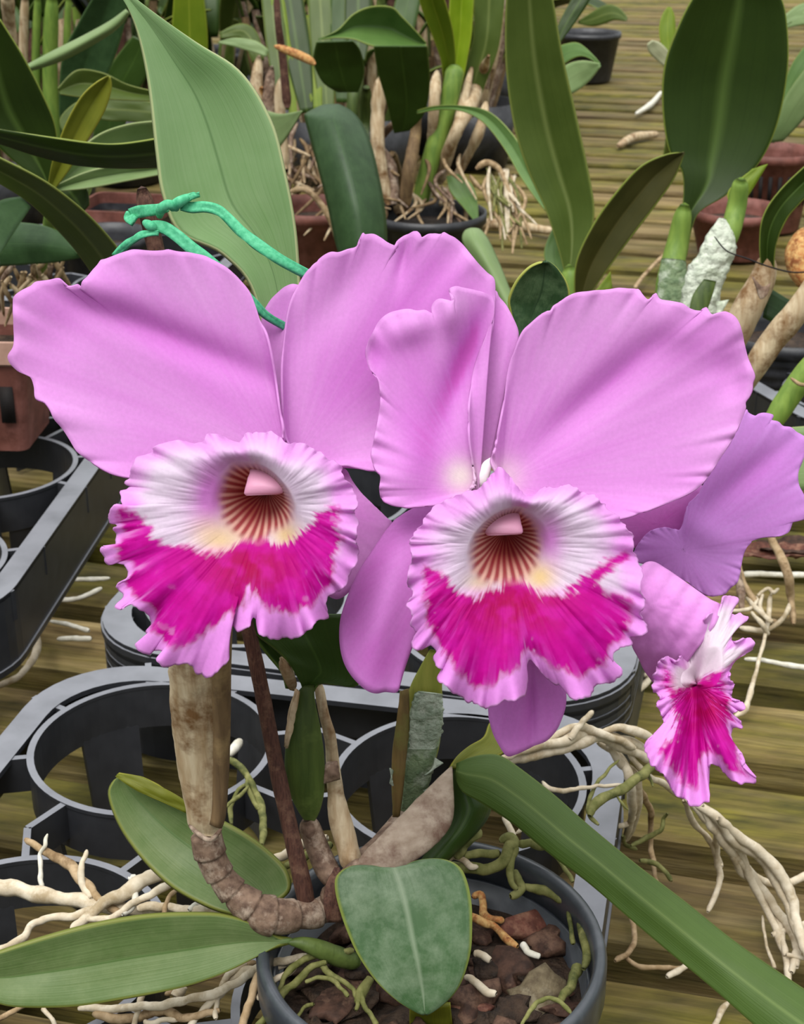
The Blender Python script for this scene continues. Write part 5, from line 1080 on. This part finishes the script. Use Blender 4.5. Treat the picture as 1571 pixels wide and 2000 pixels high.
for pts in [[(1430,1196,.03,4),(1460,1190,.03,4),(1478,1172,.03,4),(1475,1165,.03,3)], [(1460,1165,.03,4),(1485,1195,.03,5),(1510,1215,.03,5)], [(1445,1225,.02,5),(1480,1232,.02,6),(1510,1225,.02,5),(1535,1195,.03,5),(1540,1180,.03,4)],
            [(1480,1165,.03,3),(1500,1152,.03,4),(1510,1158,.03,4),(1520,1150,.03,3)], [(1470,1195,.03,4),(1485,1215,.03,5),(1500,1240,.02,4)], [(1490,1160,.03,3),(1486,1185,.03,4),(1500,1205,.03,4)]]: r9(*pts)
for lab, pts, mt in [('thin pale twig lying on a mossy slat at the right edge', [(1450,1120,.008,6),(1500,1122,.008,6),(1590,1124,.008,6)], ROOTS), ('pale straight twig across the slat gap right of the small flower', [(1455,1285,.008,4),(1500,1292,.008,5),(1590,1308,.008,6)], ROOTS),
                    ('looped beige root lying on the slats at the left edge', [(-10,1176,.015,6),(25,1182,.015,8),(50,1205,.015,8),(72,1250,.015,8),(68,1285,.015,8),(40,1318,.015,7),(-10,1342,.015,6)], ROOTW),
                    ('pale twig curving toward the black tray stack', [(35,1163,.008,4),(100,1170,.008,5),(150,1170,.008,5),(200,1150,.008,5)], ROOTS), ('short pale twig between the two black trays', [(105,1128,.008,3),(150,1132,.008,5),(215,1130,.008,4)], ROOTS),
                    ('short slanting splinter left of the tray stack', [(98,1211,.008,3),(130,1220,.008,5),(175,1232,.008,5)], ROOTS), ('short level splinter under the slanting one', [(112,1246,.008,4),(150,1248,.008,6),(180,1248,.008,6)], ROOTS),
                    ('bent tan root end on the slats right of the tray stack', [(1222,1352,.02,6),(1245,1348,.02,7),(1265,1330,.02,7),(1280,1312,.02,5)], ROOTW), ('crossed pale root right of the tray stack', [(1225,1312,.02,5),(1250,1318,.02,5),(1275,1322,.02,5)], ROOTW),
                    ('white twig on the bare slats near the wide leaf', [(1242,222,.008,3),(1270,205,.01,6),(1292,180,.012,4)], ROOTS), ('curled dry leaf scrap on the bare slats', [(1207,285,.008,5),(1240,268,.01,9),(1285,262,.008,7)], DRYTAN),
                    ('thin brown twig leaning on the slats above the right petal', [(1240,562,.01,4),(1265,530,.012,4),(1300,497,.015,4)], ROOTT), ('long tan stick on the far slats', [(920,436,.01,9),(1000,440,.01,11),(1080,452,.01,8)], DRYTAN)]:
    o = tube('twig', zp(*pts), mt, None, 36, 8, rnoise=.25, wob=.002); tag(o, lab, 'twig')
P10 = thing('root_tangle', 'yellowish root ball hanging beside the black back pot', 'roots', G(1000, 440, .01))
for k in range(28):
    x0 = random.uniform(945, 1010); y0 = random.uniform(320, 370)
    tube('root', [(x0, y0, 1.7, 3), (x0+random.uniform(-15, 30), y0+40, 1.69, 4), (x0+random.uniform(-10, 45), y0+random.uniform(60, 150), 1.68, 2.5)], random.choice([ROOTT, ROOTG, ROOTW]), P10, 12, 6)
tube('root', [(930,330,1.7,5),(950,318,1.7,7),(975,330,1.7,6),(985,360,1.7,4)], ROOTT, P10, 16)
for lab, x, y, m_ in [('crumpled brown dry leaf on the slats behind the root tangle', 1500, 1095, BARKR), ('second brown dry leaf at the right edge of the slats', 1560, 1085, BARK)]:
    c = G(x, y, .012); V = []; 
    for i in range(12):
        for j in range(8):
            u = i/11-.5; v = j/7-.5; V.append((c[0]+u*.06, c[1]+v*.03*(1-abs(u)), c[2]+.008*float(fbm(np.array(u*9+x), np.array(v*7), 3))+.01*abs(v)))
    tag(mk('dry_leaf', V, grid_faces(12, 8), m_, None, solid=.0008), lab, 'dry leaf')
